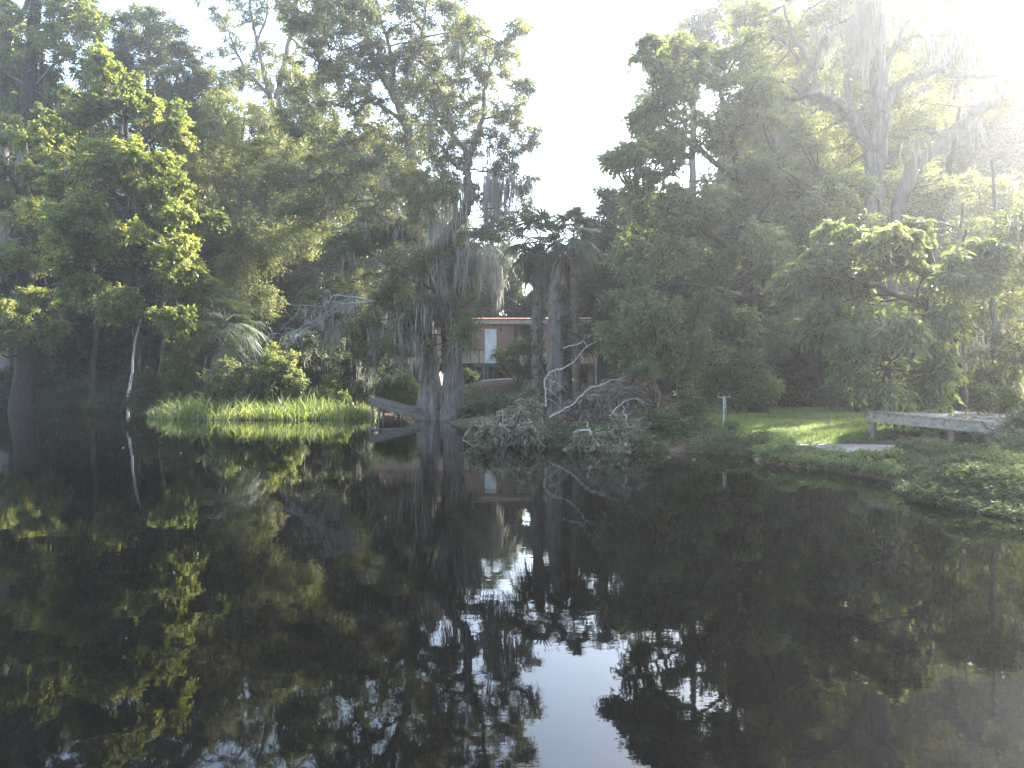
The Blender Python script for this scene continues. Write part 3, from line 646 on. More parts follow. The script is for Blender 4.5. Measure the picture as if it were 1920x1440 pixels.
b = base_at(1612, 27)
OAK = tree('live_oak', 'sprawling oak with bare arching limbs and moss at upper right', 'tree', b,
     [([b, P(1614, 640, 27), P(1622, 500, 27), P(1634, 400, 27), P(1642, 315, 27), P(1652, 225, 27), P(1648, 150, 27), P(1640, 80, 27), P(1626, 20, 27), P(1612, -80, 27)], .44, .24),
      wpx([(1640, 330), (1625, 272), (1596, 217), (1566, 190), (1528, 177), (1468, 183)], 27, .27, .09), wpx([(1654, 212), (1680, 166), (1715, 145), (1756, 130), (1786, 90), (1812, 50), (1842, 8), (1860, -40)], 26.8, .2, .09),
      wpx([(1756, 130), (1810, 142), (1870, 140), (1902, 108), (1940, 70)], 26.6, .15, .07), wpx([(1660, 700, 28), (1672, 480, 28), (1700, 335, 28), (1735, 295, 28), (1782, 255, 28), (1818, 215, 28), (1870, 190, 28)], 28, .34, .15),
      wpx([(1526, 176), (1528, 140), (1514, 112), (1485, 62), (1470, 10)], 26.8, .12, .05), wpx([(1528, 138), (1540, 80), (1570, 30), (1590, -20)], 26.8, .11, .04), wpx([(1590, 208), (1588, 150), (1602, 100), (1620, 70)], 27, .14, .07),
      wpx([(1650, 170), (1680, 80), (1720, 20), (1740, -30)], 27.4, .13, .06), wpx([(1505, 180), (1480, 160), (1450, 150)], 26.8, .07, .03), wpx([(1500, 112), (1460, 70), (1420, 75), (1390, 50)], 26.6, .06, .02),
      wpx([(1782, 255, 28), (1740, 240), (1700, 245)], 27.6, .07, .03), wpx([(1690, 70), (1750, 68), (1800, 60)], 26.8, .06, .03)],
     blobs_px([(1400, 35, 50, 30), (1475, 85, 50, 40), (1560, 50, 50, 45), (1500, 225, 55, 30), (1575, 275, 55, 38), (1705, 80, 50, 44), (1760, 195, 50, 28), (1700, 260, 44, 32), (1850, 60, 44, 40), (1885, 170, 40, 30), (1790, 350, 45, 30),
               (1450, 270, 55, 42), (1520, 320, 55, 40), (1740, 10, 50, 30), (1860, 400, 45, 45), (1440, 140, 40, 36), (1640, -20, 60, 30), (1560, 130, 34, 34), (1930, 120, 40, 50), (1690, 20, 44, 34), (1790, 30, 46, 34), (1830, 120, 40, 30), (1720, 130, 40, 30), (1590, 10, 44, 34), (1890, 30, 44, 40), (1680, 190, 36, 26), (1440, 20, 44, 34), (1510, 20, 44, 34), (1770, 130, 34, 24), (1540, 230, 36, 28), (1420, 100, 40, 34), (1600, 170, 30, 24), (1700, 220, 34, 24), (1720, 330, 40, 34), (1800, 90, 36, 36)], 29.2, 1.2),
     bark=M['bark'], leaf=M['oak'], cr=.5, dens=.5, tw=10, lf=9, ll=.13, lw=.06, moss=30, mosslen=1.2)
hang_moss(OAK, [P(1632 + rng.normal(0, 16), rng.uniform(-20, 60), 26.6) for k in range(22)], 1.9, 36, .2, .035)
hang_moss(OAK, [P(x, y, 26.8) for x, y in ((1530, 60), (1555, 60), (1590, 85), (1560, 70), (1830, 85), (1845, 60), (1790, 60), (1745, 70), (1760, 80), (1730, 60), (1815, 100), (1870, 110), (1718, 260), (1830, 230))], 1.0, 30, .2)

b = base_at(1792, 16.8, .1)
tree('hickory_tree', 'near tree with big drooping compound leaves overhanging the grey wooden deck', 'tree', b,
     [([b, P(1792, 700, 16.8), P(1780, 600, 16.6), P(1755, 520, 16.4), P(1735, 460, 16.2)], .24, .07), wpx([(1780, 600, 16.6), (1700, 560), (1620, 530), (1560, 520)], 15.6, .08, .025),
      wpx([(1765, 540, 16.4), (1690, 490), (1640, 470)], 15.8, .08, .025), wpx([(1786, 650, 16.6), (1740, 640), (1690, 660), (1660, 690)], 15.3, .05, .02), wpx([(1770, 560), (1800, 480), (1810, 430)], 16.5, .06, .02)],
     blobs_px([(1560, 545, 46, 36), (1620, 490, 62, 50), (1700, 470, 64, 52), (1575, 625, 46, 34), (1655, 600, 62, 50), (1740, 570, 56, 54), (1690, 690, 54, 40), (1745, 670, 46, 44), (1525, 490, 42, 34), (1790, 500, 50, 46),
               (1660, 735, 34, 22), (1620, 560, 50, 40), (1735, 760, 20, 16), (1530, 600, 24, 20), (1560, 470, 40, 34), (1490, 520, 30, 30), (1840, 480, 36, 40), (1650, 450, 44, 24), (1625, 680, 40, 34), (1600, 640, 36, 30), (1640, 720, 30, 24), (1560, 585, 30, 26)], 15.8, .7),
     bark=M['darkbark'], leaf=M['hickory'], cr=.3, dens=.42, tw=8, lf=7, ll=.165, lw=.066, fancy=True, hang=.8, droop=.55, bough_r=.028, shrink=.85)

b = base_at(1868, 21)
tree('sparse_sapling', 'slender tree with thin sunlit foliage at the right edge above the deck', 'tree', b,
     [([b, P(1866, 640, 21), P(1860, 520, 21), P(1866, 400, 21), P(1860, 300, 21)], .11, .04), ([b + [-.9, .6, 0], P(1800, 600, 22), P(1798, 480, 22), P(1805, 380, 22)], .09, .04)],
     blobs_px([(1850, 480, 46, 46), (1890, 555, 40, 46), (1830, 600, 36, 44), (1880, 660, 46, 40), (1905, 430, 40, 46), (1820, 680, 36, 34), (1900, 730, 40, 32), (1840, 740, 36, 24), (1930, 620, 40, 60)], 20.8, 1.2),
     bark=M['bark'], leaf=M['oak'], cr=.4, dens=.55, tw=10, lf=8, ll=.12, lw=.055, moss=16, mosslen=1.2, bough_r=.025)

b = base_at(2140, 22)  # oak mostly out of view, added to shade the hickory and ground cover
tree('shade_oak', 'mostly unseen oak added for shade at the right edge, its boughs reaching in above the end of the deck', 'tree', b,
     [([b, P(2140, 600, 22), P(2130, 450, 22), P(2120, 300, 22)], .26, .07), wpx([(2135, 500, 22), (2050, 440), (1960, 420)], 21.5, .09, .03)],
     blobs_px([(2110, 330, 60, 50), (2170, 270, 60, 50), (2060, 400, 60, 46), (2190, 370, 60, 50), (2120, 440, 60, 46), (1980, 420, 46, 36), (1930, 470, 34, 26), (2240, 300, 60, 50), (2090, 250, 50, 40), (2010, 470, 44, 36), (2160, 180, 50, 40), (2110, 130, 46, 40), (2180, 90, 46, 40), (2060, 180, 40, 34), (2070, 300, 44, 40)], 22, 1.4),
     bark=M['darkbark'], leaf=M['oak'], cr=.45, dens=.6, tw=10, lf=9, ll=.13, lw=.06, moss=14, mosslen=1.1)

# slim bare stems
def stem(name, label, pts, d, r0, r1, mat, cat='tree'):
    c = polyline([P(p[0], p[1], d) for p in pts], 6, .01); c[0, 2] = tz(c[0, 0], c[0, 1]) - .1
    return tag(MB().tube(c, np.linspace(r0, r1, len(c)), 8, rough=.06).build(name, mat), label, cat)
stem('bare_sapling', 'thin white bare stem curving up from the dark water edge at left', [(240, 760), (241, 735), (247, 705), (249, 675), (256, 630), (266, 590), (270, 560)], 37.4, .075, .035, M['greytwig'])
stem('slender_tree', 'straight dark slender trunk in the shade between the huge left trunk and the white stem', [(176, 765), (176, 690), (180, 600), (172, 480), (170, 380)], 42, .16, .1, M['darkbark'])
stem('leaning_sapling', 'greyish slender trunk beside the cypress sapling', [(298, 760), (298, 720), (302, 680), (310, 620)], 40, .1, .07, M['bark'])
stem('pale_sapling', 'pale forked sapling stem in the dark woods behind the lawn', [(1447, 765), (1447, 730), (1446, 700), (1448, 680)], 29, .035, .012, M['bark'])
stem('slim_tree', 'slim dark trunk right of the brown brush heap', [(1275, 800), (1274, 740), (1275, 690), (1270, 640)], 27, .12, .09, M['darkbark'])

# ------------------------------------------------------------------ shrubs
def shrub(name, label, blobs, d, leaf, cat='shrub', group=None, stems=5, bark='darkbark', **kw):
    bl = blobs_px(blobs, d, .5); c = np.mean([k[0] for k in bl], 0)
    b = np.array([c[0], c[1], tz(c[0], c[1]) - .08]); b[2] = max(b[2], -.3)
    root = thing(name, label, cat, b, group); wood = []
    for k in range(stems):
        t = bl[k % len(bl)][0] + rng.normal(0, .2, 3); o = b + np.array([rng.normal(0, .15), rng.normal(0, .15), 0])
        wood.append(([o, (o + t) / 2 + rng.normal(0, .08, 3), t], .03, .01))
    o = dict(cr=.36, dens=.9, tw=10, lf=8, ll=.11, lw=.055, bough_r=.016, wood_name='stems', crown_name='foliage'); o.update(kw)
    return grow(root, wood, bl, M[bark], M[leaf], **o)
shrub('bank_bush', 'rounded leafy bush standing behind the bright marsh grass', [(430, 710, 36, 34), (480, 715, 44, 36), (525, 700, 36, 46), (545, 720, 26, 30), (520, 665, 22, 20), (455, 735, 60, 22), (410, 735, 24, 20)], 35.2, 'laurel', cr=.4, ll=.13, lw=.075)
shrub('cypress_sapling', 'feathery light green cypress sapling left of the leafy bush', [(335, 660, 22, 22), (335, 690, 30, 16), (330, 715, 34, 14), (335, 738, 44, 12), (350, 645, 16, 20)], 37.5, 'fern', cr=.4, tw=16, lf=14, ll=.09, lw=.025, flat=.3)
shrub('lawn_edge_bush', 'dense dark bush behind the grey standpipe at the lawn edge', [(1370, 690, 34, 34), (1400, 710, 30, 34), (1430, 715, 26, 34), (1415, 680, 26, 26), (1345, 715, 34, 34), (1380, 735, 40, 24), (1320, 735, 34, 28)], 25, 'laurel', ll=.1, lw=.045)
shrub('leafy_sprig', 'small bright leafy shrub between the grass and the broken dock', [(625, 720, 14, 18), (620, 735, 18, 14), (640, 745, 14, 10)], 35.5, 'bright', cr=.25)
shrub('dock_weed', 'yellow-green weedy shrub on the bank behind the broken dock', [(725, 728, 26, 20), (755, 720, 24, 18), (745, 740, 30, 14), (775, 735, 18, 14)], 34, 'bright', cr=.28)
shrub('house_bush', 'leafy bush growing in front of the mobile home window', [(985, 650, 26, 20), (950, 668, 24, 16), (1000, 672, 18, 16), (970, 690, 16, 12)], 37, 'laurel', cr=.32)
shrub('porch_bush', 'small green bush beside the porch steps', [(985, 703, 16, 13), (1000, 695, 12, 14)], 40.5, 'laurel', cr=.28)
shrub('skirting_bush', 'dark leafy bush under the cream lower wall of the mobile home', [(876, 702, 18, 16), (890, 708, 12, 12), (860, 700, 12, 16)], 39.5, 'dark', cr=.28)
shrub('left_bank_shrub', 'low dim shrub at the water edge below the dark slender trunk', [(120, 745, 30, 20), (150, 735, 26, 20), (95, 755, 26, 14)], 42.8, 'dark')
shrub('waterside_shrub', 'dark shrub at the foot of the lobed tree beside the bare white stem', [(268, 745, 24, 18), (285, 730, 20, 22), (255, 755, 18, 10), (275, 710, 16, 18)], 37.2, 'dark', cr=.3)
shrub('left_bank_weeds', 'low weedy growth along the shaded shore left of the marsh grass', [(200, 755, 30, 14), (230, 757, 26, 12), (260, 755, 26, 14), (175, 758, 24, 12)], 41.3, 'dark')
shrub('left_corner_shrub', 'dark shrub under the huge trunk at the left edge', [(20, 740, 36, 24), (60, 748, 30, 20), (-10, 755, 26, 16), (30, 710, 30, 20)], 43.8, 'dark')
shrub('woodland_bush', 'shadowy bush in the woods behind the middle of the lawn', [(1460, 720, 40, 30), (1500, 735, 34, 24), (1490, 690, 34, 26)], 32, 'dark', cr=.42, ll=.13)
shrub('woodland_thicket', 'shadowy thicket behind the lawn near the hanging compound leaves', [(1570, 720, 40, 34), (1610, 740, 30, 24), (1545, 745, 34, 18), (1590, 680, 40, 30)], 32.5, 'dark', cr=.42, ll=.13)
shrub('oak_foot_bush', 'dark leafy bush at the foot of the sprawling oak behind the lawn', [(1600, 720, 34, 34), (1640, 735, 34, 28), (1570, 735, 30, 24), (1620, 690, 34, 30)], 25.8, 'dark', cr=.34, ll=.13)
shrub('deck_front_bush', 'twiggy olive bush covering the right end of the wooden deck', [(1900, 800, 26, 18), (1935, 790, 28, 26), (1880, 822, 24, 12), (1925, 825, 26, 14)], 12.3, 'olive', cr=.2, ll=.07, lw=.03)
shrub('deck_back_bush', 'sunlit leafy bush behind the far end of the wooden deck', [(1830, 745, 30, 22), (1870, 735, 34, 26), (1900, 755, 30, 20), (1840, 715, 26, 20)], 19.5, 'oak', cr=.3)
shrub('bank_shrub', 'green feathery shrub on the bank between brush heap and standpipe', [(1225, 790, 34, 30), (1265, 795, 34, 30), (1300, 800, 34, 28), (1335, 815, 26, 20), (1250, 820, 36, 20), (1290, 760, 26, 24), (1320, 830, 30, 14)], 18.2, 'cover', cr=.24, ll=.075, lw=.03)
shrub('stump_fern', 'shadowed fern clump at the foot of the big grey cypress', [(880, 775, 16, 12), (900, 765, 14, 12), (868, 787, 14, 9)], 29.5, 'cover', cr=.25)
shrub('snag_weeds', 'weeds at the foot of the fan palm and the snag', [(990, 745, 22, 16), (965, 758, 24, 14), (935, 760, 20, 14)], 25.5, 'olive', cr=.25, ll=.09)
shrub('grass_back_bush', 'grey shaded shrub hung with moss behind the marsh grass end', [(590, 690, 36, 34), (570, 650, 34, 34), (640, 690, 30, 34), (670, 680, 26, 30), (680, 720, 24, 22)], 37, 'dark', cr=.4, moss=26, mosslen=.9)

# fallen brush at the middle bank
def brush(name, label, blobs, d, leaf, cat='brush', **kw):
    return shrub(name, label, blobs, d, leaf, cat=cat, bark='greytwig', stems=9, **dict(dict(cr=.27, dens=.6, tw=8, lf=7, ll=.165, lw=.05, hang=.8, droop=.55, fancy=True), **kw))
brush('fallen_treetop', 'wilted olive leafed treetop fallen into the water', [(930, 800, 34, 26), (965, 780, 36, 24), (1000, 805, 34, 22), (915, 835, 28, 14), (960, 835, 34, 14), (1010, 838, 34, 12), (985, 765, 26, 16), (1040, 828, 24, 14)], 18.6, 'olive')
brush('brush_heap', 'heap of brown withered branches at the foot of the broken snag', [(1090, 765, 40, 26), (1130, 745, 40, 28), (1170, 730, 40, 26), (1105, 800, 40, 18), (1200, 715, 34, 24), (1160, 775, 40, 22), (1215, 745, 30, 24), (1060, 790, 30, 18)], 21.5, 'brown')
brush('wilted_branch_heap', 'half green wilted branches lying along the water edge', [(1110, 825, 40, 16), (1150, 835, 36, 14), (1190, 825, 34, 18), (1175, 800, 34, 16), (1085, 838, 26, 12), (1215, 838, 24, 12)], 17.6, 'olive')

def dead_branch(name, label, lines, d):
    root = None; mb = MB()
    for pts, r0, r1 in lines:
        c = polyline([P(p[0], p[1], (p[2] if len(p) > 2 else d)) for p in pts], 5, .012)
        mb.tube(c, np.linspace(r0, r1, len(c)), 6, rough=.08)
    return tag(mb.build(name, M['deadwood']), label, 'branch')
dead_branch('dead_branch', 'long bleached branch arching in front of the fan palm and snag',
    [([(1024, 762, 23), (1023, 735), (1021, 715), (1030, 700), (1042, 693), (1052, 692), (1075, 678), (1100, 650), (1112, 643), (1140, 628), (1150, 622)], .034, .01), ([(1058, 654), (1062, 650), (1082, 645), (1092, 640), (1099, 626)], .03, .008),
     ([(1102, 652), (1094, 640), (1088, 644), (1075, 648)], .02, .008), ([(1021, 725), (1035, 735), (1052, 752)], .02, .006), ([(1040, 695), (1043, 712), (1030, 728)], .015, .005), ([(1024, 745), (1040, 755), (1050, 765)], .015, .005),
     ([(1022, 760), (1010, 757), (995, 752), (985, 750)], .018, .005), ([(1030, 712), (1050, 722), (1062, 735)], .016, .005)], 23)
dead_branch('dead_pole', 'straight pale fallen pole leaning across the brown brush heap', [([(1030, 783, 20.5), (1070, 760), (1105, 728), (1125, 724)], .026, .014), ([(1085, 745), (1110, 728), (1140, 716)], .016, .007), ([(1125, 724), (1150, 712), (1180, 716)], .014, .006)], 20.5)
dead_branch('dead_bough', 'forked bleached bough lying low over the water at the middle bank',
    [([(1075, 812, 17.5), (1095, 806), (1118, 812), (1140, 810), (1152, 826), (1160, 828), (1190, 824), (1215, 822), (1226, 832), (1238, 850)], .03, .008), ([(1140, 810), (1150, 812), (1156, 835)], .035, .012), ([(1190, 824), (1205, 815), (1222, 817)], .015, .005),
     ([(1118, 812), (1108, 818), (1098, 826)], .012, .004), ([(1205, 823), (1210, 838), (1208, 848)], .012, .004), ([(1105, 815), (1122, 806), (1130, 802)], .012, .004), ([(1175, 826), (1180, 815)], .01, .004)], 17.5)
dead_branch('dead_twig', 'thin pale arching twig over the green end of the brush', [([(1142, 780, 19), (1160, 762), (1178, 750), (1195, 748), (1220, 760)], .016, .006), ([(1150, 775), (1170, 778), (1190, 772)], .01, .004), ([(1195, 748), (1215, 768)], .01, .004)], 19)

def twig_cloud(name, label, start, d, n, spread, thick=1.0, mat='greytwig'):
    mb = MB(); a0 = np.array(P(*start, d)); main = []
    for k in range(5):                       # a few limbs, each forking into drooping twigs
        e = a0 + np.array([-spread * rng.uniform(.5, 1), rng.normal(0, .8), rng.uniform(-1.5, .5)])
        c = polyline([a0, (a0 * 2 + e) / 3 + rng.normal(0, .2, 3) + [0, 0, .3], (a0 + 2 * e) / 3 + rng.normal(0, .25, 3) + [0, 0, .25], e], 6, .02)
        mb.tube(c, np.linspace(.03, .007, len(c)) * thick, 5); main.append(c)
    for k in range(n):
        c0 = main[k % 5]; a = c0[rng.integers(2, len(c0))]; e = a + np.array([rng.uniform(-.9, .25), rng.normal(0, .4), rng.normal(-.3, .45)]) * rng.uniform(.5, 1.4)
        c = polyline([a, (a + e) / 2 + rng.normal(0, .1, 3) + [0, 0, .1], e], 4, .012); mb.tube(c, np.linspace(.013, .004, len(c)) * thick, 4, cap=False)
        for m in range(6):
            f = c[rng.integers(2, len(c))]; g = f + np.array([rng.uniform(-.35, .2), rng.normal(0, .2), rng.normal(-.12, .22)])
            mb.tube(polyline([f, (f + g) / 2 + rng.normal(0, .04, 3), g], 3), np.linspace(.008, .003, 7) * thick, 3, cap=False)
    return tag(mb.build(name, M[mat]), label, 'branch')
twig_cloud('bare_bough', 'tangle of bare grey twigs reaching left over the grass from the cypress', (700, 565), 29.6, 60, 5.0)
twig_cloud('bare_bough', 'smaller tangle of bare grey twigs beside the cypress trunk above the broken dock', (778, 668), 31.3, 16, 1.4)

twig_cloud('dead_twigs', 'thin grey twigs sticking out of the brown withered brush heap', (1225, 755), 20.8, 30, 2.4, .5, 'bark')
twig_cloud('dead_twigs', 'thin grey twigs tangled through the wilted treetop in the water', (1035, 800), 18.4, 20, 1.6, .42, 'bark')

# ------------------------------------------------------------------ background woods
def far_proto(k, bark, leaf, h, wx, dens, low):
    """crown and trunk meshes of one kind of far tree, standing at the origin"""
    bl = []
    for m in range(22):
        f = low + (1 - low) * (m + .5) / 22; a = m * 2.4
        rr = wx * (1.15 - abs(f - .55) * 1.1) * .62
        bl.append((np.array([cos(a) * rr * rng.uniform(.4, 1), sin(a) * rr * rng.uniform(.4, 1), h * f]), np.array([wx * .42, wx * .42, h * .075]) * rng.uniform(.8, 1.25)))
    root = thing('far_tree', 'x', 'tree')
    grow(root, [([np.array([0, 0, -.4]), np.array([.2, .1, h * .3]), np.array([-.1, .2, h * .6]), np.array([.1, 0, h * .97])], h * .016 + .04, .05)], bl, bark, leaf, cr=.85, dens=dens, tw=12, lf=9, ll=.26, lw=.15, bough_r=.06, twigs=False)
    return root
protos = [far_proto(0, M['darkbark'], M['far'], 17, 4.2, 1.1, .12), far_proto(1, M['bark'], M['far'], 20, 3.8, .9, .25), far_proto(2, M['darkbark'], M['dark'], 12, 4.2, 1.3, .06)]
used = set()
def far_tree(k, px, d, s, label):
    src = protos[k]
    if k in used:
        r = src.copy(); COL.objects.link(r)
        for ch in src.children:
            c = ch.copy(); COL.objects.link(c); c.parent = r
    else: r = src; used.add(k)
    x = (px - 960) / F * d
    r.location = (x, d, tz(x, d)); r.rotation_euler = (0, 0, rng.uniform(0, 6.28)); r.scale = (s * rng.uniform(.9, 1.1), s * rng.uniform(.9, 1.1), s)
    r['label'] = label; r['category'] = 'tree'; r['group'] = 'trees of the woods behind the bank'
FAR = [
 (0, 1680, 45, 1.5, 'tall hazy background tree seen through the moss curtains of the oak'), (0, 1520, 46, 1.45, 'tall hazy background tree left of the oak between its arching limbs'), (1, 1780, 50, 1.5, 'tall hazy background tree behind the right hand arching limb of the oak'),
 (0, 590, 62, 1.35, 'background tree seen between the bare grey stems and the cypress crown'), (0, 700, 64, 1.3, 'tall background tree behind the middle of the massive cypress crown'), (0, 800, 68, 1.15, 'background tree seen past the bend of the crooked dark tree'),
 (0, -60, 50, 1.50, 'background tree behind the huge trunk at the left edge'), (2, 90, 49, 1.12, 'low dark background tree between the huge left trunk and the dark slender trunk'),
 (2, 190, 52, 1.12, 'low dark background tree behind the dark slender trunk'), (0, 130, 58, 1.27, 'background tree showing between the moss oak and the round topped tree'),
 (2, 300, 50, 1.06, 'dark background tree filling the shade behind the cypress sapling'), (0, 360, 57, 1.35, 'background tree behind the round topped tree'),
 (2, 420, 53, 1.12, 'dark background tree behind the low fan palm'), (0, 480, 60, 1.20, 'background tree seen below the bare grey stems'), (2, 540, 50, 1.12, 'dark background tree behind the leafy bush and the grass'),
 (0, 630, 58, 1.02, 'background tree behind the diagonal pale limb of the cypress'), (2, 650, 51, 1.01, 'dark background tree behind the bare grey twigs'), (2, 730, 58, 1.12, 'background tree behind the left end of the mobile home'),
 (0, 770, 66, 0.96, 'background tree behind the upper trunk of the massive cypress'), (0, 850, 62, 0.66, 'background tree over the mobile home roof behind the twisted tree'), (2, 930, 60, 0.86, 'sunlit background tree above the mobile home roof beside the drooping palm'),
 (2, 1040, 58, 0.80, 'background tree closing the bottom of the sky gap behind the palms'), (2, 1130, 55, 0.95, 'background tree behind the shaded tree right of the palms'), (0, 1200, 56, 0.72, 'background tree behind the left lobes of the large spreading tree'),
 (2, 1240, 44, 1.01, 'dark background tree behind the brush heap and garden trunk'), (0, 1370, 50, 0.85, 'background tree behind the large spreading tree'), (2, 1400, 42, 1.01, 'dark background tree behind the lawn edge bush'),
 (0, 1480, 48, 1.22, 'background tree between the large spreading tree and the oak'), (2, 1530, 40, 1.01, 'dark background tree behind the middle of the lawn'), (1, 1590, 52, 1.22, 'tall background tree behind the oak fork'),
 (2, 1640, 43, 1.01, 'dark background tree behind the compound leaves'), (0, 1720, 46, 1.08, 'background tree right of the oak trunk'), (2, 1760, 40, 0.95, 'dark background tree behind the wooden deck'),
 (0, 1850, 48, 1.08, 'background tree behind the slender sunlit tree'), (2, 1890, 38, 1.01, 'low background tree at the right edge behind the deck'), (1, 1980, 44, 1.08, 'tall background tree at the far right edge')]
for a in FAR: far_tree(*a)

# undergrowth under the woods
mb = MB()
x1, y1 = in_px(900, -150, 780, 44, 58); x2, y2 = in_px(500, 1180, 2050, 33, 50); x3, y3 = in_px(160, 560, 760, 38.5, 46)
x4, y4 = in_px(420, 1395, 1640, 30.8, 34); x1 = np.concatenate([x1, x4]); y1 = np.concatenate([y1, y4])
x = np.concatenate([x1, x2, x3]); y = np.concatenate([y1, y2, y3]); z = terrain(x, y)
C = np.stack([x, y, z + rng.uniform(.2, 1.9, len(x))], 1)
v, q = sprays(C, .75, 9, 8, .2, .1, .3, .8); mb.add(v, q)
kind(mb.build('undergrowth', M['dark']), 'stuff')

# ------------------------------------------------------------------ grass, ground cover, bank plants
x, y = in_px(6500, 276, 705, 31.3, 36.5)
s = shore_s(x, y); k = (s > -.25) & (rng.uniform(0, 1, len(x)) < np.clip(1.3 - s / 5, .2, 1)); x, y = x[k], y[k]
px = x / y * F + 960
h = rng.uniform(.2, .85, len(x)) * rng.uniform(.6, 1.3, len(x)) * (.55 + .45 * sstep(276, 330, px)) * (1 - .25 * sstep(520, 700, px)) * (1 + .25 * np.sin(x * 2.1) * np.sin(y * 3 + x))
v, q = blades(x, y, np.maximum(terrain(x, y), -.05), h, rng.uniform(.025, .06, len(x)), .8)
kind(MB().add(v, q).build('marsh_grass', M['grass']), 'stuff')

def tufts(n, x0, x1, d0, d1, smin=.6):
    x, y = in_px(n, x0, x1, d0, d1); s = shore_s(x, y); k = s > smin; return x[k], y[k]
LAWN = [(1330, 2100, 14.2, 33)]
x, y = tufts(120000, 1310, 1960, 13.3, 33, .75)
px = x / y * F + 960
sel = (y > 15.2 + .35 * np.sin(x * 2.3) + 0 * px) | (px > 1830)
x, y = x[sel], y[sel]
h = rng.uniform(.05, .12, len(x)) * np.where(y < 17, 1.25, 1)
v, q = blades(x, y, terrain(x, y) - .01, h, rng.uniform(.008, .018, len(x)), .5, seg=3)
kind(MB().add(v, q).build('grass', M['lawn']), 'stuff')
# turf sheet under the blades of grass
def patch(name, mat, x0, x1, d0, d1, lift, nx=70, ny=70):
    t = np.linspace(d0, d1, ny)[:, None]; pxs = np.linspace(x0, x1, nx)[None, :]
    edge = 12 * np.sin(np.linspace(0, 20, ny))[:, None]
    xx = (pxs + edge - 960) / F * t; yy = t + .25 * np.sin(np.linspace(0, 31, nx))[None, :] + 0 * pxs
    zz = terrain(xx, yy) + np.where(shore_s(xx, yy) > .7, lift, -.08); zz[0] -= lift + .03; zz[-1] -= lift + .03; zz[:, 0] -= lift + .03; zz[:, -1] -= lift + .03
    i = np.arange(ny - 1)[:, None] * nx; j = np.arange(nx - 1)[None, :]
    return MB().add(np.stack([xx, yy, zz], -1).reshape(-1, 3), np.stack([i + j, i + j + 1, i + nx + j + 1, i + nx + j], -1).reshape(-1, 4), True).build(name, mat)
M['turf'] = rough_mat('turf', [(.03, .055, .012), (.05, .09, .016), (.07, .12, .022)], (3, 3, 3), 6, bump=.5, dist=.03)
kind(patch('lawn', M['turf'], 1290, 2080, 15.2, 33, .02), 'structure')
kind(strip('path', M['sand'], [(5.35, 15.2), (5.9, 14.75), (6.6, 14.2), (7.5, 13.3), (8.4, 12.2)], 1.1, .025), 'structure')
kind(strip('walkway', M['concrete'], [(-7.5, 41.2), (-2, 40.7), (1.5, 40.5), (3.8, 40.4)], .9, .05, ragged=.02), 'structure')

# ivy-like ground cover tumbling into the water at lower right
def carpet(n, x0, x1, d0, d1, smin, smax, hmax, leaf, ll, lw, name, zmin=.0, cr=.16, tw=6, lf=6):
    x, y = in_px(n, x0, x1, d0, d1); s = shore_s(x, y); k = (s > smin) & (s < smax); x, y, s = x[k], y[k], s[k]
    hh = hmax * (.45 + .55 * np.sin(x * 2.7 + 1) * np.sin(y * 3.1)) * rng.uniform(.3, 1, len(x))
    z = np.maximum(terrain(x, y), zmin) + np.maximum(hh, .03)
    v, q = sprays(np.stack([x, y, z], 1), cr, tw, lf, ll, lw, .35, .6, None, .25, fancy=True)
    return kind(MB().add(v, q).build(name, M[leaf]), 'stuff')
carpet(9000, 1690, 2080, 8.2, 13, -.22, 2.4, .27, 'cover', .045, .024, 'ground_cover', .02, cr=.15)
carpet(1500, 1415, 1730, 11.2, 15.6, -.1, .55, .16, 'bright', .065, .026, 'bank_plants', .16, cr=.11)
carpet(1700, 880, 1440, 15.4, 25, -.15, 1.5, .25, 'cover', .09, .035, 'bank_weeds', .1, cr=.2)
carpet(420, 560, 960, 29, 37, .1, 4, .2, 'olive', .1, .045, 'bank_weeds', .1, cr=.25)

# single plants standing on the bank
def sprig(name, label, px, d, h, leaf, n=9, ll=.07, lw=.028, z=None):
    x = (px - 960) / F * d; b = np.array([x, d, tz(x, d) - .03 if z is None else z]); root = thing(name, label, 'plant', b)
    w = MB(); C = []
    for k in range(n):
        a = k * 2.4; e = b + np.array([cos(a) * h * .45, sin(a) * h * .45, h * rng.uniform(.6, 1.05)])
        c = polyline([b, (b + e) / 2 + [0, 0, h * .15], e], 5); w.tube(c, np.linspace(.008, .003, len(c)), 4); C += [c[4], c[7], c[-1]]
    w.build('stems', M['fern'], root); v, q = sprays(C, h * .25, 5, 6, ll, lw, .4, .6, None, .3, True)
    MB().add(v, q).build('foliage', M[leaf], root)
for a in [('bank_fern', 'bright fern at the corner where the bank juts into the water', 1440, 14.2, .3, 'bright'), ('bank_fern', 'pale flowering weed on the bank in front of the sandy path', 1480, 14.0, .34, 'bright'),
          ('bank_fern', 'fern hanging over the dark bank below the sandy path', 1512, 13.1, .24, 'bright'), ('bank_fern', 'sunlit fern on the bank edge left of the ivy mound', 1630, 12.5, .26, 'bright'),
          ('bank_fern', 'leafy weed where the ivy mound meets the bank ferns', 1670, 12.1, .3, 'bright'), ('deck_weed', 'weedy clump beside the corner post of the grey deck', 1672, 14.7, .26, 'cover'),
          ('deck_weed', 'grassy clump in the shade under the grey deck', 1745, 14.2, .22, 'cover'), ('deck_weed', 'tangled weed under the right end of the grey deck', 1840, 13.2, .25, 'cover'),
          ('lawn_weed', 'weed tuft at the foot of the standpipe', 1372, 18.0, .3, 'cover')]:
    sprig(*a)

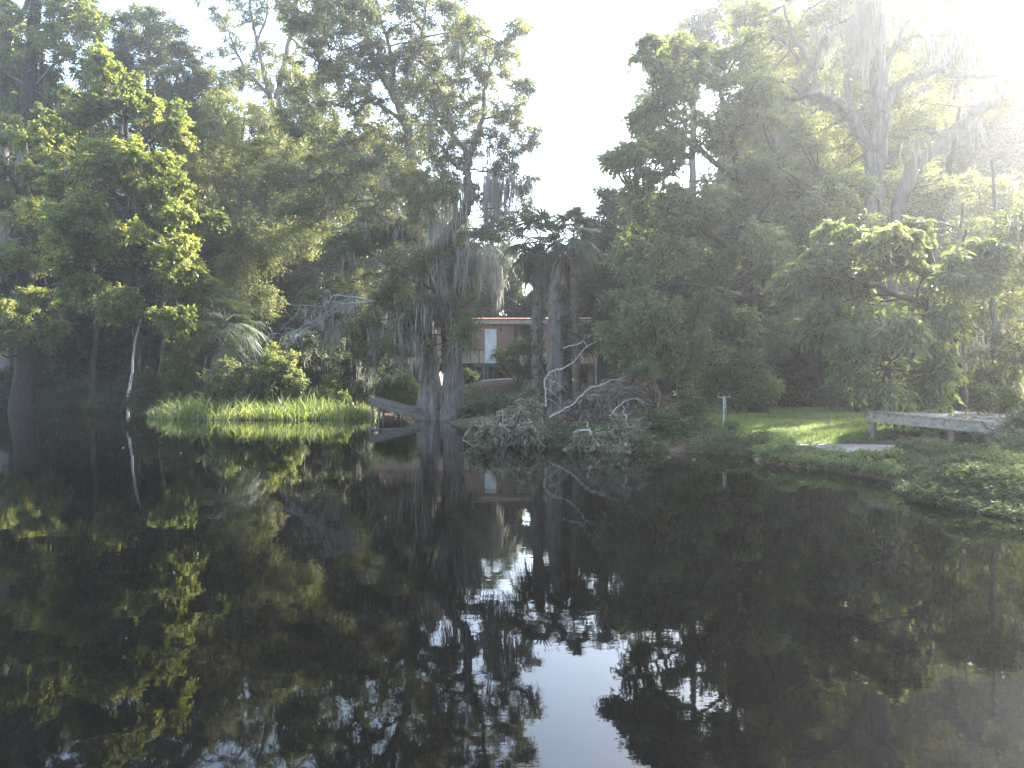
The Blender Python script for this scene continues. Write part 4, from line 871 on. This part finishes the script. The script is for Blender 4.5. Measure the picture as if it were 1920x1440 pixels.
#HARD_PARTS
# ------------------------------------------------------------------ grey deck at the right
A = np.array(P(1627, 770, 15.2)); B = np.array(P(1965, 801, 12.6)); ux = nrm(B - A); bk = nrm(np.array([-ux[1], ux[0], 0]))
if bk[1] < 0: bk = -bk
root = thing('wooden_deck', 'low grey wooden deck sagging to the right of the lawn', 'deck', (A[0], A[1], tz(A[0], A[1])))
L = np.linalg.norm(B - A); cut = .47
for f0, f1 in ((0, cut), (cut + .004, 1)):
    p, q = A + (B - A) * f0, A + (B - A) * f1
    MB().bar(p - [0, 0, .125], q - [0, 0, .125], .04, .2).build('fascia_board', M['fascia'], root)
n = int(L / .15)
w = MB()
for k in range(n):
    p = A + ux * (k + .5) * L / n - bk * .05 + [0, 0, rng.normal(-.008, .006)]
    w.bar(p, p + bk * (2.6 + rng.uniform(-.06, .06)), .138, .03)
w.build('deck_boards', M['plank'], root)
for f, off in ((.025, .08), (.5, .1), (.97, .1), (.03, 2.4), (.5, 2.4), (.97, 2.4)):
    p = A + (B - A) * f + bk * off; g = tz(p[0], p[1]) - .2
    MB().box((p[0], p[1], (p[2] - .05 + g) / 2), (.095, .095, p[2] - .05 - g), math.atan2(ux[1], ux[0])).build('post', M['postwood'], root)
w = MB()
for off in (.9, 1.8, 2.5): w.bar(A + bk * off - [0, 0, .1], B + bk * off - [0, 0, .1], .04, .15)
w.build('joist', M['postwood'], root)
C = np.array([A + ux * rng.uniform(.45, .98) * L + bk * rng.uniform(.05, 1.6) + [0, 0, .03] for k in range(46)])
v, q = sprays(C, .14, 4, 5, .09, .035, .1, .25, None, .1, True)
kind(MB().add(v, q).build('fallen_leaves', M['brown']), 'stuff')
w = MB()
for f, o, l in ((.62, .25, .7), (.7, .5, .5), (.8, .2, .6)):
    p = A + ux * f * L + bk * o + [0, 0, .05]; w.tube(polyline([p, p + ux * l * .5 + [0, 0, .03], p + ux * l + bk * .15 + [0, 0, .04]], 4), np.linspace(.013, .006, 9), 5)
tag(w.build('fallen_sticks', M['deadwood']), 'loose dry sticks lying among brown leaves on the grey deck', 'sticks')

# ------------------------------------------------------------------ broken dock by the cypress
A = P(694, 750, 31.2); B = P(800, 779, 30.6); ux = nrm(B - A); bk = nrm(np.array([-ux[1], ux[0], 0.0])); bk = bk if bk[1] > 0 else -bk
root = thing('broken_dock', 'tilted weathered plank dock end at the water beside the massive cypress', 'dock', (A[0], A[1], 0))
L = np.linalg.norm(B - A); w = MB()
for k in range(5):
    p = A + bk * k * .2 + [0, 0, rng.normal(0, .012) + .02 * k]; w.bar(p - ux * rng.uniform(0, .12), p + ux * (L * rng.uniform(.72, 1)), .18, .045)
w.build('deck_boards', M['greyplank'], root)
MB().bar(A - [0, 0, .13] - bk * .12, B - [0, 0, .13] - bk * .12, .05, .2).build('fascia_board', M['greyplank'], root)
for f, o in ((.03, 0), (.13, .15), (.05, 1.1), (.8, .1)):
    p = A + ux * L * f + bk * o; MB().tube([(p[0], p[1], -.5), (p[0] + .02, p[1], p[2] * .5), (p[0], p[1], p[2] - .03)], .055, 8, rough=.05).build('post', M['postwood'], root)
tag(MB().bar(P(690, 808, 24.6) * [1, 1, 0] + [0, 0, .02], P(752, 805, 25.0) * [1, 1, 0] + [0, 0, .03], .16, .04).build('floating_plank', M['greyplank']), 'single pale plank floating in the water below the broken dock', 'plank')

# ------------------------------------------------------------------ standpipe on the bank
b = base_at(1357, 19.5, .1); g = b[2]
top = P(1357, 745, 19.5)[2]
root = thing('standpipe', 'slim grey upright pipe with a crossbar and wire hooks at the lawn edge', 'pipe', b)
MB().tube([b, (b[0], b[1], (g + top) / 2), (b[0], b[1], top)], .023, 10).build('post', M['pvc'], root)
MB().tube([(b[0] - .16, b[1], top), (b[0] + .17, b[1], top + .01)], .012, 8).build('crossbar', M['pvc'], root)
MB().tube([(b[0] + .045, b[1] - .03, top - .02), (b[0] + .045, b[1] - .03, top - .2), (b[0] + .045, b[1] - .03, top - .43)], .012, 8).build('pipe', M['bluepipe'], root)
for sx in (-.15, .16):
    MB().tube(polyline([(b[0] + sx, b[1], top), (b[0] + sx, b[1], top + .08), (b[0] + sx * .75, b[1], top + .12), (b[0] + sx * .5, b[1], top + .13)], 4), .006, 5).build('hook', M['pvc'], root)
MB().tube(polyline([(b[0], b[1], top), (b[0] + .01, b[1], top + .08), (b[0] - .05, b[1], top + .11)], 4), .006, 5).build('hook', M['pvc'], root)

# ------------------------------------------------------------------ mobile home on piers
D = 43.0; x0, x1 = (690 - 960) / F * D, (1200 - 960) / F * D
zr, ze, zt, zb = [H + (720 - y) / F * D for y in (597, 608, 656, 681)]
root = thing('mobile_home', 'raised rust-orange mobile home with cream lower wall and white door', 'mobile home', ((x0 + x1) / 2, D, zb))
def vgroove(x0, x1, z0, z1, y, depth, step):
    w = MB(); n = int((x1 - x0) / step)
    for k in range(n):
        a = x0 + (x1 - x0) * k / n; c = x0 + (x1 - x0) * (k + 1) / n
        w.box(((a + c) / 2, y + depth / 2 + (k % 2) * .006, (z0 + z1) / 2), ((c - a) * (.999), depth, z1 - z0))
    return w
vgroove(x0, x1, zt + .03, ze, D, 4.0, .2).build('upper_wall', M['siding'], root)
vgroove(x0, x1, zb, zt - .03, D + .02, 3.96, .4).build('lower_wall', M['cream'], root)
MB().box(((x0 + x1) / 2, D + 1.98, zt), (x1 - x0 + .02, 4.04, .06)).build('trim', M['redtrim'], root)
MB().box(((x0 + x1) / 2, D + 1.95, (zr + ze) / 2 - .02), (x1 - x0 + .3, 4.3, zr - ze - .06)).build('eave', M['eave'], root)
rf = MB(); n = 40
for k in range(n):
    a = x0 - .2 + (x1 - x0 + .4) * k / n; c = x0 - .2 + (x1 - x0 + .4) * (k + 1) / n
    rf.add([(a, D - .26, zr - .04), (c, D - .26, zr - .04 + .0), (c, D + 2, zr + .22), (a, D + 2, zr + .22), (a, D + 4.2, zr - .04), (c, D + 4.2, zr - .04), (a, D - .26, zr - .1), (c, D - .26, zr - .1)], [[0, 1, 2, 3], [3, 2, 5, 4], [6, 7, 1, 0]])
    rf.box((a, D + .9, zr + .095), (.03, 2.3, .03), 0, 0, .114)
rf.build('roof', M['roofrust'], root)
def X(px): return (px - 960) / F * D
def Zp(py): return H + (720 - py) / F * D
dr = MB().box(((X(909) + X(931)) / 2, D - .03, (Zp(617) + zb) / 2), (X(931) - X(909), .05, Zp(617) - zb)).build('door', M['white'], root)
fr = MB()
for px in (907, 933): fr.box((X(px), D - .05, (Zp(613) + zb) / 2), (.1, .1, Zp(613) - zb))
fr.box(((X(907) + X(933)) / 2, D - .052, Zp(614)), (X(933) - X(907) + .1, .104, .1)); fr.build('frame', M['white'], dr)
MB().box(((X(909) + X(931)) / 2, D - .062, Zp(634)), (X(928) - X(912), .015, .9)).build('door_panel', M['white'], dr)
MB().box(((X(909) + X(931)) / 2, D - .064, Zp(652)), (X(928) - X(912), .015, .5)).build('pane', M['glass'], dr)
MB().tube([(X(929), D - .06, Zp(650)), (X(929), D - .12, Zp(650)), (X(928.5), D - .13, Zp(650))], .03, 8).build('handle', M['postwood'], dr)
for pa, pb, ya, yb in ((972, 994, 611, 652), (842, 864, 611, 645), (1095, 1120, 611, 650)):
    wn = MB().box(((X(pa) + X(pb)) / 2, D - .02, (Zp(ya) + Zp(yb)) / 2), (X(pb) - X(pa), .03, Zp(ya) - Zp(yb))).build('window', M['glass'], root)
    fr = MB(); xa, xb, za, zz = X(pa), X(pb), Zp(ya), Zp(yb)
    for xx in (xa, xb): fr.box((xx, D - .04, (za + zz) / 2), (.06, .07, za - zz + .06))
    for z_ in (za, zz, (za + zz) / 2): fr.box(((xa + xb) / 2, D - .043, z_), (xb - xa, .06, .05))
    fr.build('frame', M['white'], wn)
    for xx in (xa - .16, xb + .16): MB().box((xx, D - .03, (za + zz) / 2), (.22, .05, za - zz)).build('shutter', M['shutter'], root)
lamp = MB(); lamp.box((X(939), D - .05, Zp(616)), (.1, .1, .06)); lamp.tube([(X(939), D - .1, Zp(616)), (X(939), D - .12, Zp(618)), (X(939), D - .12, Zp(621))], [.05, .07, .05], 8)
lamp.build('porch_lamp', M['shutter'], root)
for k in range(8):
    for yy in (D + .2, D + 3.7):
        x = x0 + .3 + (x1 - x0 - .6) * k / 7; g = tz(x, yy) - .2
        MB().box((x, yy, (zb + g) / 2), (.3, .3, zb - g - .004)).build('pier', M['concrete'], root)

# porch in front of the door
zp = zb - .1; root = thing('porch', 'small wooden porch with posts and a sloping stair below the white door', 'porch', (X(930), 42, tz(X(930), 42)))
w = MB()
for k in range(9): w.box((X(925), D - .2 - k * .15, zp), (X(960) - X(890), .14, .04))
w.build('deck_boards', M['greyplank'], root)
MB().box((X(925), D - 1.48, zp - .1), (X(960) - X(890), .04, .16)).build('fascia_board', M['greyplank'], root)
for px in (893, 905, 912, 928, 957):
    g = tz(X(px), D - 1.4) - .1; MB().box((X(px), D - 1.38, (zp - .02 + g) / 2), (.1, .1, zp - .03 - g)).build('post', M['greyplank'], root)
for px in (884, 900):
    MB().box((X(px), D - 1.38, zp + .45), (.07, .07, .9)).build('railing_post', M['greyplank'], root)
st = MB(); 
for yy in (D - 1.6, D - 2.3): st.bar((X(934), yy, Zp(691)), (X(961), yy, Zp(713)), .05, .18)
st.build('stringer', M['redtrim'], root)
st = MB()
for k in range(4): st.box((X(937 + k * 6.2), D - 1.95, Zp(693 + k * 5.2)), (.24, .66, .03))
st.build('step', M['plank'], root)

# little leaves floating on the water
lf = None; spots = [(107, 788), (165, 800), (150, 812), (205, 822), (232, 840), (60, 805), (262, 815), (340, 850), (400, 838), (1300, 862), (1330, 866), (1505, 905), (1545, 902), (880, 858), (905, 862), (830, 806), (852, 802), (1160, 868), (1450, 890), (700, 818), (300, 830), (1200, 862), (1255, 858), (90, 830)]
for k, (px, py) in enumerate(spots):
    x, y = S(px, py)
    if lf is None:
        v, q = leaves(np.array([[-.05, 0, 0]]), np.array([[1.0, 0, 0]]), np.array([[0, 0, 1.0]]), np.array([.08]), np.array([.045]), True)
        lf = MB().add(v, q).build('floating_leaf', M['bright']); o = lf
        tag(o, 'tiny pale leaf floating alone on the dark water', 'leaf', 'leaves floating on the pond')
    else:
        o = lf.copy(); COL.objects.link(o)
    o.location = (x, y, .012); o.rotation_euler = (0, 0, k * 1.7)

# ------------------------------------------------------------------ glare haze, sky, sun, camera
m, N, L = newmat('glare haze air'); o = N.new('ShaderNodeOutputMaterial'); vol = N.new('ShaderNodeVolumePrincipled')  # thin air volume added, its sun glow stands in for lens glare
vol.inputs['Color'].default_value = (.92, .95, 1, 1); vol.inputs['Density'].default_value = .0013; vol.inputs['Anisotropy'].default_value = .73
L.new(vol.outputs[0], o.inputs['Volume'])
kind(MB().box((0, 45, 14), (326, 232, 31)).build('glare_haze', m), 'stuff')

wd = bpy.data.worlds.new("World"); scene.world = wd; wd.use_nodes = True
nt = wd.node_tree; bg = nt.nodes['Background']; sky = nt.nodes.new('ShaderNodeTexSky'); sky.sky_type = 'NISHITA'; sky.sun_disc = False
sky.sun_elevation = SUN_EL; sky.sun_rotation = SUN_AZ; sky.air_density = 1.25; sky.dust_density = 2.0; sky.ozone_density = 1.0
nt.links.new(sky.outputs[0], bg.inputs['Color']); bg.inputs['Strength'].default_value = .15
sd = np.array([sin(SUN_AZ) * cos(SUN_EL), cos(SUN_AZ) * cos(SUN_EL), sin(SUN_EL)])
from mathutils import Vector
lt = bpy.data.lights.new('sun', 'SUN'); lt.energy = 5.0; lt.angle = radians(.53); lt.color = (1, .95, .86)
so = bpy.data.objects.new('sun', lt); COL.objects.link(so); so.rotation_euler = Vector(sd).to_track_quat('Z', 'Y').to_euler(); so.location = tuple(sd * 80)
cam = bpy.data.cameras.new('camera'); cam.sensor_width = 36; cam.lens = F / 1920 * 36; cam.clip_start = .05; cam.clip_end = 2000
co = bpy.data.objects.new('camera', cam); COL.objects.link(co); co.location = (0, 0, H); co.rotation_euler = (pi / 2, 0, 0); scene.camera = co
scene.view_settings.view_transform = 'Standard'; scene.view_settings.look = 'None'; scene.view_settings.exposure = 2.75; scene.view_settings.gamma = 1.0
c = scene.cycles; c.max_bounces = 6; c.diffuse_bounces = 3; c.glossy_bounces = 3; c.transmission_bounces = 3; c.volume_bounces = 0; c.transparent_max_bounces = 4
c.use_denoising = True; c.sample_clamp_indirect = 2; c.sample_clamp_direct = 6; c.use_adaptive_sampling = False
c.caustics_reflective = False; c.caustics_refractive = False
